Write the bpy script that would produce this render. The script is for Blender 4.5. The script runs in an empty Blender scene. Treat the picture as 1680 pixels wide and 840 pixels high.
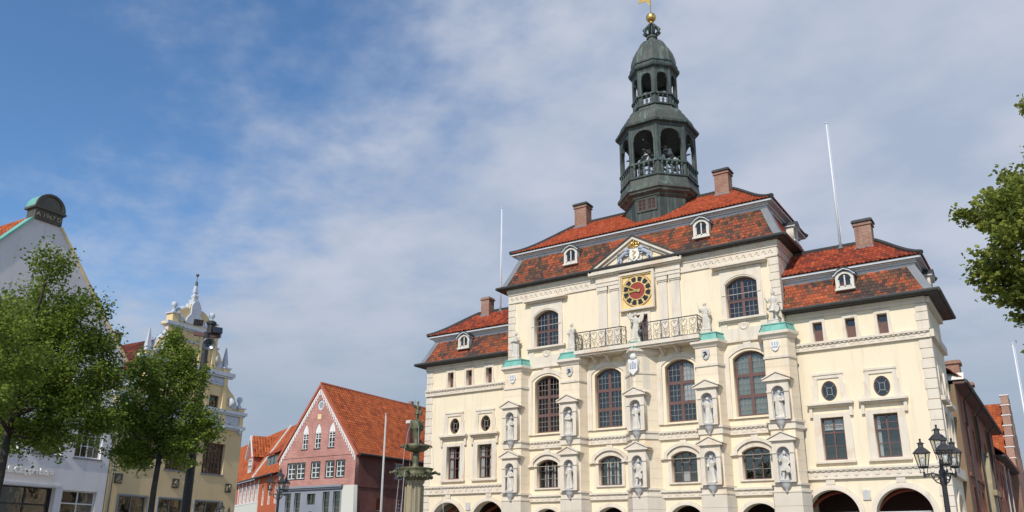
import bpy, math, random
from math import pi, sin, cos, sqrt, radians as rad
from mathutils import Vector, Matrix
import numpy as np
random.seed(7); rng = np.random.default_rng(11)
S = bpy.context.scene
COL = S.collection
# ---------------------------------------------------------------- camera
cam = bpy.data.cameras.new('camera'); co = bpy.data.objects.new('camera', cam); COL.objects.link(co); S.camera = co
cam.sensor_width = 36; cam.lens = 36 * 1356.4 / 1680; cam.clip_start = .1; cam.clip_end = 6000
cam.shift_y = 70 / 1680
yaw, pit, rol = rad(-33.666), rad(17.177), rad(.499)
fw = Vector((sin(yaw) * cos(pit), cos(yaw) * cos(pit), sin(pit))); rt = Vector((cos(yaw), -sin(yaw), 0)); up = rt.cross(fw)
r2 = cos(rol) * rt + sin(rol) * up; u2 = -sin(rol) * rt + cos(rol) * up
M = Matrix((r2, u2, -fw)).transposed().to_4x4(); M.translation = (18.78, -40, 1.6); co.matrix_world = M
# ---------------------------------------------------------------- light
SUN_EL, SUN_AZ = rad(40), rad(9)          # azimuth turned from the facade normal towards +X
to_sun = Vector((sin(SUN_AZ) * cos(SUN_EL), -cos(SUN_AZ) * cos(SUN_EL), sin(SUN_EL)))
sl = bpy.data.lights.new('sun', 'SUN'); sl.energy = 3.75; sl.angle = rad(.53); sl.color = (1, .95, .87)
so = bpy.data.objects.new('sun', sl); COL.objects.link(so); so.rotation_euler = to_sun.to_track_quat('Z', 'Y').to_euler(); so.location = (0, -60, 60)
S.view_settings.view_transform = 'Standard'; S.view_settings.look = 'None'; S.view_settings.exposure = 0; S.view_settings.gamma = 1
S.render.engine = 'CYCLES'
W = bpy.data.worlds.new('World'); S.world = W; W.use_nodes = True
nt = W.node_tree; N = nt.nodes; K = nt.links; N.clear()
def nd(t, **k):
    n = N.new(t)
    for a, b in k.items(): setattr(n, a, b)
    return n
def val(x):
    n = nd('ShaderNodeValue'); n.outputs[0].default_value = x; return n.outputs[0]
def mth(op, a, b=None, clamp=False):
    n = nd('ShaderNodeMath', operation=op, use_clamp=clamp)
    for i, x in enumerate((a, b)):
        if x is None: continue
        if isinstance(x, (int, float)): n.inputs[i].default_value = x
        else: K.new(x, n.inputs[i])
    return n.outputs[0]
sky = nd('ShaderNodeTexSky', sky_type='NISHITA', sun_disc=False)
sky.sun_elevation = SUN_EL; sky.sun_rotation = pi - SUN_AZ; sky.air_density = 1.0; sky.dust_density = .35; sky.ozone_density = 3.0
tc = nd('ShaderNodeTexCoord'); sx = nd('ShaderNodeSeparateXYZ'); K.new(tc.outputs['Generated'], sx.inputs[0])
zz = mth('ADD', mth('MAXIMUM', sx.outputs[2], 0), .16)
cx_ = mth('DIVIDE', sx.outputs[0], zz); cy_ = mth('DIVIDE', sx.outputs[1], zz)
cv = nd('ShaderNodeCombineXYZ'); K.new(cx_, cv.inputs[0]); K.new(cy_, cv.inputs[1])
def noise(scale, det, rough, off=(0, 0, 0), sc=(1, 1, 1), dist=0, rot=0):
    mp = nd('ShaderNodeMapping'); mp.inputs['Location'].default_value = off; mp.inputs['Scale'].default_value = sc; mp.inputs['Rotation'].default_value = (0, 0, rot)
    K.new(cv.outputs[0], mp.inputs[0])
    n = nd('ShaderNodeTexNoise'); n.inputs['Scale'].default_value = scale; n.inputs['Detail'].default_value = det; n.inputs['Roughness'].default_value = rough; n.inputs['Distortion'].default_value = dist
    K.new(mp.outputs[0], n.inputs['Vector']); return n.outputs['Fac']
def mrange(x, a, b, c=0., d=1., smooth=True):
    n = nd('ShaderNodeMapRange'); n.interpolation_type = 'SMOOTHSTEP' if smooth else 'LINEAR'
    K.new(x, n.inputs[0]); n.inputs[1].default_value = a; n.inputs[2].default_value = b; n.inputs[3].default_value = c; n.inputs[4].default_value = d
    return n.outputs[0]
# a bank of altocumulus with its edge running across the sky, small puffs along the edge, thicker cloud behind it
bank = mth('ADD', mth('MULTIPLY', cx_, .25), cy_)
n_big = noise(1.1, 3, .55, (3.1, 1.2, 0)); n_mid = noise(3.2, 4, .55, (.4, 7.7, 0), (1, 1.1, 1), 0, .5); n_fin = noise(9, 4, .6, (5.2, .3, 0), (1, 1.15, 1), 0, .5)
dens = mth('ADD', bank, mth('ADD', mth('MULTIPLY', mth('SUBTRACT', n_big, .5), .35), mth('ADD', mth('MULTIPLY', mth('SUBTRACT', n_mid, .5), .75), mth('MULTIPLY', mth('SUBTRACT', n_fin, .5), .56))))
mask = mrange(dens, .30, 1.06, .03, .97)
ccol = nd('ShaderNodeMixRGB'); K.new(mrange(mth('ADD', n_mid, mth('MULTIPLY', n_big, .6)), .6, 1.0), ccol.inputs[0])
ccol.inputs[1].default_value = (.40, .475, .62, 1); ccol.inputs[2].default_value = (.55, .595, .70, 1)
low = nd('ShaderNodeMixRGB'); K.new(mrange(sx.outputs[2], .08, .34, 1., 0.), low.inputs[0]); K.new(ccol.outputs[0], low.inputs[1]); low.inputs[2].default_value = (.35, .425, .52, 1)
hs = nd('ShaderNodeHueSaturation'); hs.inputs['Saturation'].default_value = 1.18; hs.inputs['Value'].default_value = 1.06; K.new(sky.outputs[0], hs.inputs['Color'])
b1 = nd('ShaderNodeBackground'); K.new(hs.outputs[0], b1.inputs[0]); b1.inputs[1].default_value = .15
b2 = nd('ShaderNodeBackground'); K.new(low.outputs[0], b2.inputs[0]); b2.inputs[1].default_value = 1.0
mx = nd('ShaderNodeMixShader'); K.new(mask, mx.inputs[0]); K.new(b1.outputs[0], mx.inputs[1]); K.new(b2.outputs[0], mx.inputs[2])
ow = nd('ShaderNodeOutputWorld'); K.new(mx.outputs[0], ow.inputs[0])

# ---------------------------------------------------------------- materials
def hexc(r, g, b):
    f = lambda c: (c / 255 / 12.92 if c / 255 < .04045 else ((c / 255 + .055) / 1.055) ** 2.4)
    return (f(r), f(g), f(b), 1)
MATS = {}
def material(name, c1, c2=None, rough=.8, nscale=1.2, bump=.0, bscale=30., spec=.3, streak=None, streak_amt=.35, metal=0., attr=False, detail=6, brick=None, wear=None):
    m = bpy.data.materials.new(name); m.use_nodes = True; t = m.node_tree; n = t.nodes; k = t.links
    P = n['Principled BSDF']; P.inputs['Roughness'].default_value = rough; P.inputs['Metallic'].default_value = metal; P.inputs['Specular IOR Level'].default_value = spec
    geo = n.new('ShaderNodeNewGeometry'); pos = geo.outputs['Position']
    def nz(sc, det, scl=(1, 1, 1)):
        mp = n.new('ShaderNodeMapping'); mp.inputs['Scale'].default_value = scl; k.new(pos, mp.inputs[0])
        q = n.new('ShaderNodeTexNoise'); q.inputs['Scale'].default_value = sc; q.inputs['Detail'].default_value = det; q.inputs['Roughness'].default_value = .62; k.new(mp.outputs[0], q.inputs['Vector']); return q.outputs['Fac']
    def rmp(x, a, b):
        q = n.new('ShaderNodeMapRange'); k.new(x, q.inputs[0]); q.inputs[1].default_value = a; q.inputs[2].default_value = b; return q.outputs[0]
    def mix(f, a, b, mode='MIX'):
        q = n.new('ShaderNodeMixRGB'); q.blend_type = mode
        if isinstance(f, (int, float)): q.inputs[0].default_value = f
        else: k.new(f, q.inputs[0])
        for i, x in ((1, a), (2, b)):
            if isinstance(x, tuple): q.inputs[i].default_value = x
            else: k.new(x, q.inputs[i])
        return q.outputs[0]
    c1 = tuple(c1) + (1,) if len(c1) == 3 else c1
    c2 = c1 if c2 is None else (tuple(c2) + (1,) if len(c2) == 3 else c2)
    h = None
    if brick:
        bw, bh, mort, axis = brick
        cb = n.new('ShaderNodeCombineXYZ'); sp = n.new('ShaderNodeSeparateXYZ'); k.new(pos, sp.inputs[0])
        ad = n.new('ShaderNodeMath'); ad.operation = 'ADD'; k.new(sp.outputs[0], ad.inputs[0]); k.new(sp.outputs[1], ad.inputs[1])
        k.new(ad.outputs[0], cb.inputs[0]); k.new(sp.outputs[2], cb.inputs[1])
        bt = n.new('ShaderNodeTexBrick'); k.new(cb.outputs[0], bt.inputs[0])
        bt.inputs['Scale'].default_value = 1; bt.inputs['Brick Width'].default_value = bw; bt.inputs['Row Height'].default_value = bh; bt.inputs['Mortar Size'].default_value = .012; bt.inputs['Bias'].default_value = 0
        bt.inputs['Color1'].default_value = c1; bt.inputs['Color2'].default_value = c2; bt.inputs['Mortar'].default_value = mort
        col = mix(rmp(nz(.9, 5), .35, .75), bt.outputs[0], mix(.5, bt.outputs[0], tuple(x * .5 for x in c1[:3]) + (1,)))
        iv = n.new('ShaderNodeMath'); iv.operation = 'SUBTRACT'; iv.inputs[0].default_value = 1; k.new(bt.outputs['Fac'], iv.inputs[1]); h = iv.outputs[0]
    else:
        col = mix(rmp(nz(nscale, detail), .3, .72), c1, c2)
    if attr:
        a = n.new('ShaderNodeVertexColor'); a.layer_name = 'Col'
        col = mix(1., a.outputs[0], mix(rmp(nz(14, 4), .25, .75), (.72, .72, .72, 1), (1.12, 1.12, 1.12, 1)), 'MULTIPLY')
    if streak:
        st = tuple(streak) + (1,)
        f = n.new('ShaderNodeMath'); f.operation = 'MULTIPLY'; k.new(rmp(nz(2.2, 6, (1.6, 1.6, .16)), .52, .78), f.inputs[0]); f.inputs[1].default_value = streak_amt
        col = mix(f.outputs[0], col, st)
    if wear:
        f = n.new('ShaderNodeMath'); f.operation = 'MULTIPLY'; k.new(rmp(nz(wear[1], 7), .55, .68), f.inputs[0]); f.inputs[1].default_value = wear[2]
        col = mix(f.outputs[0], col, tuple(wear[0]) + (1,))
    k.new(col, P.inputs['Base Color'])
    if bump or h is not None:
        b = n.new('ShaderNodeBump'); b.inputs['Strength'].default_value = bump or .35; b.inputs['Distance'].default_value = .02
        k.new(h if h is not None else nz(bscale, 5), b.inputs['Height']); k.new(b.outputs[0], P.inputs['Normal'])
    MATS[name] = m; return m
material('cream', (.80, .688, .495), (.77, .65, .46), .85, .5, .12, 22, .2, (.57, .46, .32), .5, wear=((.69, .56, .38), .55, .25))
material('trim', (.72, .63, .505), (.65, .57, .46), .8, 1.4, .15, 26, .2, (.36, .32, .26), .5, wear=((.60, .40, .24), 1.1, .45))
material('stone_course', (.785, .665, .485), (.73, .61, .45), .85, .9, .15, 22, .2, (.46, .40, .30), .4, wear=((.64, .44, .27), .8, .4))
material('pedestal_stone', (.66, .58, .465), (.59, .515, .415), .85, .9, .2, 16, .2, (.38, .34, .28), .35)
material('statue', (.70, .645, .545), (.53, .485, .405), .8, 4, .4, 24, .2, (.26, .24, .20), .6)
material('niche_blue', (.40, .44, .54), (.47, .49, .55), .85, 3, .1, 20, .2)
material('console_grey', (.46, .45, .45), (.56, .53, .48), .85, 5, .3, 30, .2)
material('copper_green', (.20, .47, .37), (.13, .34, .28), .6, 2.5, .1, 20, .35, (.07, .12, .10), .6)
material('copper_dark', (.035, .042, .036), (.065, .077, .064), .55, 1.6, .15, 10, .4, (.17, .29, .23), .6)
material('copper_roof', (.095, .10, .08), (.05, .058, .048), .6, 1.2, .15, 8, .4, (.24, .37, .30), .65)
material('copper_brown', (.085, .075, .055), (.13, .12, .09), .5, 2, .1, 14, .4, (.22, .36, .30), .3)
material('zinc', (.17, .175, .18), (.22, .225, .23), .55, 2, .08, 12, .4, (.10, .10, .10), .4)
material('gutter', (.035, .034, .032), (.06, .058, .052), .6, 3, .05, 20, .4)
material('cornice_white', (.58, .585, .58), (.50, .51, .52), .8, 2, .1, 20, .25, (.30, .30, .30), .3)
material('mansard_tile', (1, 1, 1), None, .82, 1, .25, 30, .25, attr=True)
material('pantile', (1, 1, 1), None, .8, 1, .2, 30, .25, attr=True)
material('roof_board', (.05, .035, .03), None, .9)
material('wood_frame', (.155, .087, .074), (.122, .067, .057), .6, 3, .1, 40, .3)
material('lead_bar', (.27, .25, .235), None, .6)
material('white_paint', (.74, .73, .69), (.66, .65, .61), .6, 3, .05, 20, .35)
material('green_paint', (.03, .045, .035), None, .6)
material('black_iron', (.022, .022, .024), (.035, .033, .032), .5, 6, .1, 30, .4)
material('rail_iron', (.06, .06, .063), (.10, .10, .10), .5, 6, .1, 30, .4)
material('dormer_cream', (.68, .63, .54), (.60, .555, .475), .7, 3, .05, 20, .3)
material('gold', (.83, .56, .17), (.62, .38, .10), .32, 5, .05, 20, .5, metal=.85)
material('gold_paint', (.80, .62, .27), (.70, .50, .20), .5, 6, .05, 30, .4)
material('clock_red', (.33, .055, .03), (.27, .045, .03), .6, 3, .03, 20, .3)
material('clock_black', (.016, .02, .022), None, .5)
material('lion_blue', (.33, .36, .44), (.42, .44, .48), .7, 6, .1, 30, .3)
material('white_stone', (.78, .76, .70), (.66, .64, .59), .8, 3, .1, 20, .25)
material('unlit_interior', (.035, .028, .024), (.06, .05, .042), .9, .7)  # near-black tone, the darkness of unlit rooms put into the colour
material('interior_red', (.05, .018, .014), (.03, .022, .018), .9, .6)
material('curtain', (.80, .80, .79), None, .9)
material('chimney_brick', (.30, .12, .075), (.40, .21, .13), .9, brick=(.22, .075, (.36, .30, .24, 1), 0), streak=(.08, .06, .05), streak_amt=.5)
material('pink_brick', (.44, .175, .135), (.52, .235, .185), .9, brick=(.34, .12, (.56, .41, .35, 1), 0), streak=(.30, .12, .09), streak_amt=.4)
material('shaded_brick', (.15, .04, .03), (.22, .06, .042), .9, brick=(.26, .085, (.22, .14, .11, 1), 0), streak=(.05, .03, .025), streak_amt=.5)  # darker copy of the pink brick, side wall's shade put into the colour
material('old_brick', (.27, .075, .04), (.42, .125, .06), .9, brick=(.26, .085, (.24, .15, .11, 1), 0), wear=((.14, .085, .06), .45, .75))
material('brown_render', (.24, .165, .10), (.18, .12, .075), .9, 1, .2, 20, .2)
material('white_render', (.72, .675, .65), (.66, .62, .60), .9, .5, .15, 14, .2, (.42, .40, .39), .4, wear=((.56, .53, .51), .5, .5))
material('yellow_render', (.70, .525, .29), (.65, .48, .26), .9, .6, .1, 18, .2, (.40, .29, .15), .25)
material('yellow_pale', (.78, .60, .33), (.70, .53, .28), .9, 2, .1, 18, .2)
material('white_plaster', (.56, .585, .63), (.47, .495, .54), .8, 4, .15, 24, .25)
material('grey_render', (.22, .235, .26), (.26, .275, .30), .85, .8, .1, 18, .25)
material('pale_render', (.60, .58, .50), None, .85, 1, .1)
material('red_plaster', (.40, .10, .055), (.45, .14, .09), .85, 1, .1)
material('orange_plaster', (.48, .115, .04), (.42, .10, .036), .85, 1, .1)
material('timber_white', (.66, .64, .60), None, .8)
material('bronze', (.075, .075, .04), (.17, .165, .085), .55, 7, .3, 24, .4, (.33, .31, .17), .6, metal=.15, wear=((.03, .028, .02), 9, .7))
material('sandstone', (.36, .30, .19), (.27, .225, .145), .9, 2, .25, 22, .2, (.13, .12, .09), .4)
material('pole_white', (.70, .70, .70), None, .45)
material('pole_grey', (.42, .41, .38), (.50, .48, .44), .6, 3)
material('bark', (.045, .036, .028), (.085, .07, .055), .95, 8, .6, 14, .15)
material('lamp_body', (.03, .027, .03), (.05, .045, .045), .45, 6, .05, 30, .5)
material('lamp_metal', (.12, .13, .14), (.17, .18, .19), .35, 6, .05, 30, .5, metal=.5)
material('cobble', (.17, .16, .145), (.24, .22, .20), .9, 2, .4, 7, .25)
material('paving', (.26, .25, .23), (.32, .31, .285), .9, 1.2, .3, 5, .25)
material('date_stone', (.065, .055, .045), (.10, .085, .065), .6, 3, .1, 20, .35, (.16, .25, .21), .3)
material('sign_gold', (.38, .31, .19), None, .5)
material('sign_white', (.82, .77, .68), None, .5)
def glass_material(name, tint, base):
    m = bpy.data.materials.new(name); m.use_nodes = True; t = m.node_tree; n = t.nodes; k = t.links; n.clear()
    tr = n.new('ShaderNodeBsdfTransparent'); tr.inputs[0].default_value = tint + (1,)
    gl = n.new('ShaderNodeBsdfGlossy'); gl.inputs['Roughness'].default_value = .02; gl.inputs[0].default_value = (.86, .79, .70, 1)
    ns = n.new('ShaderNodeTexNoise'); ns.inputs['Scale'].default_value = 2.2; ge = n.new('ShaderNodeNewGeometry'); k.new(ge.outputs['Position'], ns.inputs['Vector'])
    bp = n.new('ShaderNodeBump'); bp.inputs['Strength'].default_value = .12; bp.inputs['Distance'].default_value = .03; k.new(ns.outputs['Fac'], bp.inputs['Height']); k.new(bp.outputs[0], gl.inputs['Normal'])
    fr = n.new('ShaderNodeFresnel'); bi = n.new('ShaderNodeMapRange'); k.new(ge.outputs['Backfacing'], bi.inputs[0]); bi.inputs[3].default_value = 1.5; bi.inputs[4].default_value = 1 / 1.5; k.new(bi.outputs[0], fr.inputs[0])   # same pane reflectance from either side
    ad = n.new('ShaderNodeMath'); ad.operation = 'ADD'; ad.use_clamp = True; ad.inputs[1].default_value = base; k.new(fr.outputs[0], ad.inputs[0])
    mxx = n.new('ShaderNodeMixShader'); k.new(ad.outputs[0], mxx.inputs[0]); k.new(tr.outputs[0], mxx.inputs[1]); k.new(gl.outputs[0], mxx.inputs[2])
    o = n.new('ShaderNodeOutputMaterial'); k.new(mxx.outputs[0], o.inputs[0]); MATS[name] = m
glass_material('glass', (.80, .81, .80), .02)
glass_material('glass_leaded', (.66, .69, .66), .04)
glass_material('glass_lamp', (.86, .88, .86), .04)
def leaf_material(name):
    m = bpy.data.materials.new(name); m.use_nodes = True; t = m.node_tree; n = t.nodes; k = t.links
    P = n['Principled BSDF']; P.inputs['Roughness'].default_value = .6; P.inputs['Specular IOR Level'].default_value = .18
    a = n.new('ShaderNodeVertexColor'); a.layer_name = 'Col'; k.new(a.outputs[0], P.inputs['Base Color'])
    tl = n.new('ShaderNodeBsdfTranslucent'); g = n.new('ShaderNodeGamma'); g.inputs[1].default_value = .85; k.new(a.outputs[0], g.inputs[0]); k.new(g.outputs[0], tl.inputs[0])
    mxx = n.new('ShaderNodeMixShader'); mxx.inputs[0].default_value = .42; k.new(P.outputs[0], mxx.inputs[1]); k.new(tl.outputs[0], mxx.inputs[2]); k.new(mxx.outputs[0], n['Material Output'].inputs[0]); MATS[name] = m
leaf_material('leaf')
def water_material():
    m = bpy.data.materials.new('water'); m.use_nodes = True; P = m.node_tree.nodes['Principled BSDF']; P.inputs['Base Color'].default_value = (.75, .8, .84, 1); P.inputs['Roughness'].default_value = .1; P.inputs['Transmission Weight'].default_value = .4; P.inputs['IOR'].default_value = 1.33; MATS['water'] = m
water_material()

# ---------------------------------------------------------------- helpers
def tag(o, label=None, cat=None, group=None, kind=None):
    if label: o['label'] = label
    if cat: o['category'] = cat
    if group: o['group'] = group
    if kind: o['kind'] = kind
    return o
def link(name, me, mat=None, parent=None, loc=None, rotz=None):
    if mat is not None and me is not None and not me.materials: me.materials.append(MATS[mat])
    o = bpy.data.objects.new(name, me); COL.objects.link(o)
    if parent is not None: o.parent = parent
    if loc is not None: o.location = loc
    if rotz is not None: o.rotation_euler = (0, 0, rotz)
    return o
def thing(name, label, cat, loc=(0, 0, 0), rotz=0, group=None):
    o = link(name, None, None, None, loc, rotz); o.empty_display_size = .3
    return tag(o, label, cat, group)
def dup(root, loc=None, rotz=None, label=None, group=None, scale=None):
    r = root.copy(); COL.objects.link(r)
    if loc is not None: r.location = loc
    if rotz is not None: r.rotation_euler = (0, 0, rotz)
    if scale: r.scale = (scale,) * 3
    if label: r['label'] = label
    if group: r['group'] = group
    for ch in list(root.children):
        c = ch.copy(); COL.objects.link(c); c.parent = r
        for g in list(ch.children):
            d = g.copy(); COL.objects.link(d); d.parent = c
    return r
class MB:
    def __init__(s): s.v = []; s.f = []; s.c = None
    def add(s, v, f, T=None):
        b = len(s.v); s.v += [tuple(T @ Vector(p)) for p in v] if T is not None else [tuple(p) for p in v]; s.f += [tuple(b + i for i in q) for q in f]; return s
    def box(s, x0, x1, y0, y1, z0, z1, T=None):
        return s.add([(x0, y0, z0), (x1, y0, z0), (x1, y1, z0), (x0, y1, z0), (x0, y0, z1), (x1, y0, z1), (x1, y1, z1), (x0, y1, z1)], [(3, 2, 1, 0), (4, 5, 6, 7), (0, 1, 5, 4), (1, 2, 6, 5), (2, 3, 7, 6), (3, 0, 4, 7)], T)
    def loft(s, rings, closed=True, caps=True, T=None):
        n = len(rings[0]); v = [p for r in rings for p in r]; f = []
        for i in range(len(rings) - 1):
            for j in range(n if closed else n - 1):
                a = i * n + j; b = i * n + (j + 1) % n; f.append((a, b, b + n, a + n))
        if caps: f.append(tuple(reversed(range(n)))); f.append(tuple(range((len(rings) - 1) * n, len(rings) * n)))
        return s.add(v, f, T)
    def prism(s, poly, z0, z1, poly2=None, T=None):
        return s.loft([[(x, y, z0) for x, y in poly], [(x, y, z1) for x, y in (poly2 or poly)]], T=T)
    def extr(s, poly, y0, y1, T=None):
        return s.loft([[(x, y0, z) for x, z in poly], [(x, y1, z) for x, z in poly]], T=T)
    def lathe(s, prof, n=16, c=(0, 0), a0=0., sx=1, sy=1, caps=True, T=None):
        return s.loft([[(c[0] + r * sx * cos(a0 + 2 * pi * j / n), c[1] + r * sy * sin(a0 + 2 * pi * j / n), z) for j in range(n)] for r, z in prof], caps=caps, T=T)
    def tube(s, pts, r, n=6, closed=False, T=None):
        pts = [Vector(p) for p in pts]; m = len(pts); rs = r if isinstance(r, (list, tuple)) else [r] * m; rings = []; ref = None
        for i, p in enumerate(pts):
            a = pts[(i - 1) % m] if (closed or i > 0) else p; b = pts[(i + 1) % m] if (closed or i < m - 1) else p
            d = (b - a).normalized() if (b - a).length > 1e-9 else Vector((0, 0, 1))
            if ref is None: ref = d.orthogonal().normalized()
            e = (ref - d * ref.dot(d)); e = e.normalized() if e.length > 1e-6 else d.orthogonal().normalized(); ref = e; g = d.cross(e)
            rings.append([tuple(p + (e * cos(2 * pi * j / n) + g * sin(2 * pi * j / n)) * rs[i]) for j in range(n)])
        if closed: rings.append(rings[0])
        return s.loft(rings, caps=not closed, T=T)
    def ball(s, c, r, n=10, m=7, sc=(1, 1, 1), T=None):
        return s.loft([[(c[0] + sc[0] * r * sin(pi * (i + .02) / (m + .04)) * cos(2 * pi * j / n), c[1] + sc[1] * r * sin(pi * (i + .02) / (m + .04)) * sin(2 * pi * j / n), c[2] - sc[2] * r * cos(pi * (i + .02) / (m + .04))) for j in range(n)] for i in range(m + 1)], T=T)
    def mesh(s, name='mesh', smooth=False):
        me = bpy.data.meshes.new(name); me.from_pydata(s.v, [], s.f); me.update()
        if smooth: me.polygons.foreach_set('use_smooth', [True] * len(me.polygons))
        return me
    def build(s, name, mat, parent=None, loc=None, smooth=False, rotz=None): return link(name, s.mesh(name, smooth), mat, parent, loc, rotz)
def box(name, mat, parent, *a): return MB().box(*a).build(name, mat, parent)
_tmp = []
def curve_mesh(cu, y0, y1):
    ob = bpy.data.objects.new('t', cu); me = bpy.data.meshes.new_from_object(ob); bpy.data.objects.remove(ob); bpy.data.curves.remove(cu)
    n = len(me.vertices); a = np.empty(n * 3); me.vertices.foreach_get('co', a); a = a.reshape(-1, 3)
    z = a[:, 2].copy(); t = (z - z.min()) / max(1e-9, z.max() - z.min()); b = np.stack([a[:, 0], y1 + (y0 - y1) * t, a[:, 1]], 1)
    me.vertices.foreach_set('co', b.ravel()); me.materials.clear(); me.update(); return me
def plate(outline, holes, y0, y1):
    """a flat shape in the x-z plane with holes, from depth y0 (front) to y1"""
    cu = bpy.data.curves.new('c', 'CURVE'); cu.dimensions = '2D'; cu.fill_mode = 'BOTH'; cu.extrude = .5
    for pl in [outline] + list(holes):
        s = cu.splines.new('POLY'); s.points.add(len(pl) - 1)
        for p, q in zip(s.points, pl): p.co = (q[0], q[1], 0, 1)
        s.use_cyclic_u = True
    return curve_mesh(cu, y0, y1)
def text_mesh(txt, size, y0, y1, align='CENTER', space=1., bold=0.):
    cu = bpy.data.curves.new('t', 'FONT'); cu.body = txt; cu.size = size; cu.align_x = align; cu.align_y = 'CENTER'; cu.extrude = .5; cu.space_character = space; cu.offset = bold
    return curve_mesh(cu, y0, y1)
def rect(x0, x1, z0, z1): return [(x0, z0), (x1, z0), (x1, z1), (x0, z1)]
def archz(x, cx, hw, zs, zt):
    h = zt - zs
    if h <= 1e-4: return zs
    Rr = (hw * hw + h * h) / (2 * h); return zt - Rr + sqrt(max(0, Rr * Rr - (x - cx) ** 2))
def arch(cx, hw, z0, zs, zt, n=14):
    if zt - zs > .98 * hw:
        return [(cx - hw, z0), (cx + hw, z0)] + [(cx + hw * cos(pi * i / n), zs + (zt - zs) * sin(pi * i / n)) for i in range(n + 1)]
    return [(cx - hw, z0), (cx + hw, z0)] + [(cx + hw - 2 * hw * i / n, archz(cx + hw - 2 * hw * i / n, cx, hw, zs, zt)) for i in range(n + 1)]
def oval(cx, cz, rx, rz, n=24): return [(cx + rx * cos(2 * pi * i / n), cz + rz * sin(2 * pi * i / n)) for i in range(n)]
def window(parent, cx, hw, z0, zs, zt, y, cols, splits, mun=(0, 0), fr=.07, mat='wood_frame', pane='glass', barmat='lead_bar', bar=.012, name='window', th=.07, curtain=None, mull=None):
    """frame with real lights; cols = number of lights across, splits = heights of the transoms"""
    mull = mull or fr
    hz = [z0] + list(splits) + [None]; holes = []; lights = []
    lw = (2 * hw - 2 * fr - (cols - 1) * mull) / cols
    for i in range(cols):
        xa = cx - hw + fr + i * (lw + mull); xb = xa + lw
        for j in range(len(hz) - 1):
            za = hz[j] + (fr if j == 0 else mull / 2)
            if hz[j + 1] is None:
                top = lambda x: archz(x, cx, hw, zs, zt) - fr
                k = 6; pl = [(xa, za), (xb, za)] + [(xb - lw * q / k, top(xb - lw * q / k)) for q in range(k + 1)]
            else:
                zb = hz[j + 1] - mull / 2; top = lambda x, zb=zb: zb; pl = rect(xa, xb, za, zb)
            holes.append(pl); lights.append((xa, xb, za, top, pl))
    w = link(name, plate(arch(cx, hw, z0, zs, zt), holes, y, y + th), mat, parent)
    for xa, xb, za, top, pl in lights:
        link('pane', plate(pl, [], y + th * .5, y + th * .5 + .008), pane, w)
        if mun[0] or mun[1]:
            b = MB(); nx, nz_ = mun
            for q in range(1, nx):
                x = xa + (xb - xa) * q / nx; b.box(x - bar, x + bar, y + .012, y + th * .4, za, top(x))
            zt_ = top((xa + xb) / 2)
            for q in range(1, nz_):
                z = za + (zt_ - za) * q / nz_; b.box(xa, xb, y + .014, y + th * .4 - .002, z - bar, z + bar)
            tag(b.build('glazing_bars', barmat, w), kind='stuff')
    if curtain:
        for fx0, fx1, fz0, fz1 in curtain:
            x0 = cx - hw + 2 * hw * fx0; x1 = cx - hw + 2 * hw * fx1; nn = 14
            b = MB(); zz0 = z0 + (zt - z0) * fz0; zz1 = z0 + (zs - z0) * fz1 + .02
            fr_ = [(x0 + (x1 - x0) * i / nn, y + .10 + .02 * sin(i * 2.1)) for i in range(nn + 1)]
            b.loft([[(x, yy, zz0) for x, yy in fr_], [(x, yy, zz1) for x, yy in fr_]], closed=False, caps=False); b.build('curtain', 'curtain', w)
    return w
PAL_MANSARD = [((.075, .05, .042), 2), ((.11, .06, .042), 3), ((.16, .08, .04), 3), ((.21, .07, .038), 3), ((.27, .072, .036), 4), ((.33, .085, .036), 5), ((.40, .10, .038), 4)]
PAL_RED = [((.40, .08, .03), 6), ((.37, .072, .028), 6), ((.43, .095, .036), 4), ((.31, .062, .026), 2)]
PAL_DULL = [((.36, .07, .028), 6), ((.29, .055, .026), 5), ((.42, .09, .033), 3), ((.20, .045, .026), 3), ((.13, .042, .028), 1)]
PAL_ORANGE = [((.41, .10, .03), 6), ((.36, .085, .028), 6), ((.45, .12, .04), 3), ((.28, .065, .027), 2)]
PAL_DARK = [((.13, .03, .02), 4), ((.17, .038, .023), 3), ((.10, .03, .02), 3)]  # dark red, with the shade on that slope put into the tiles
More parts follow.
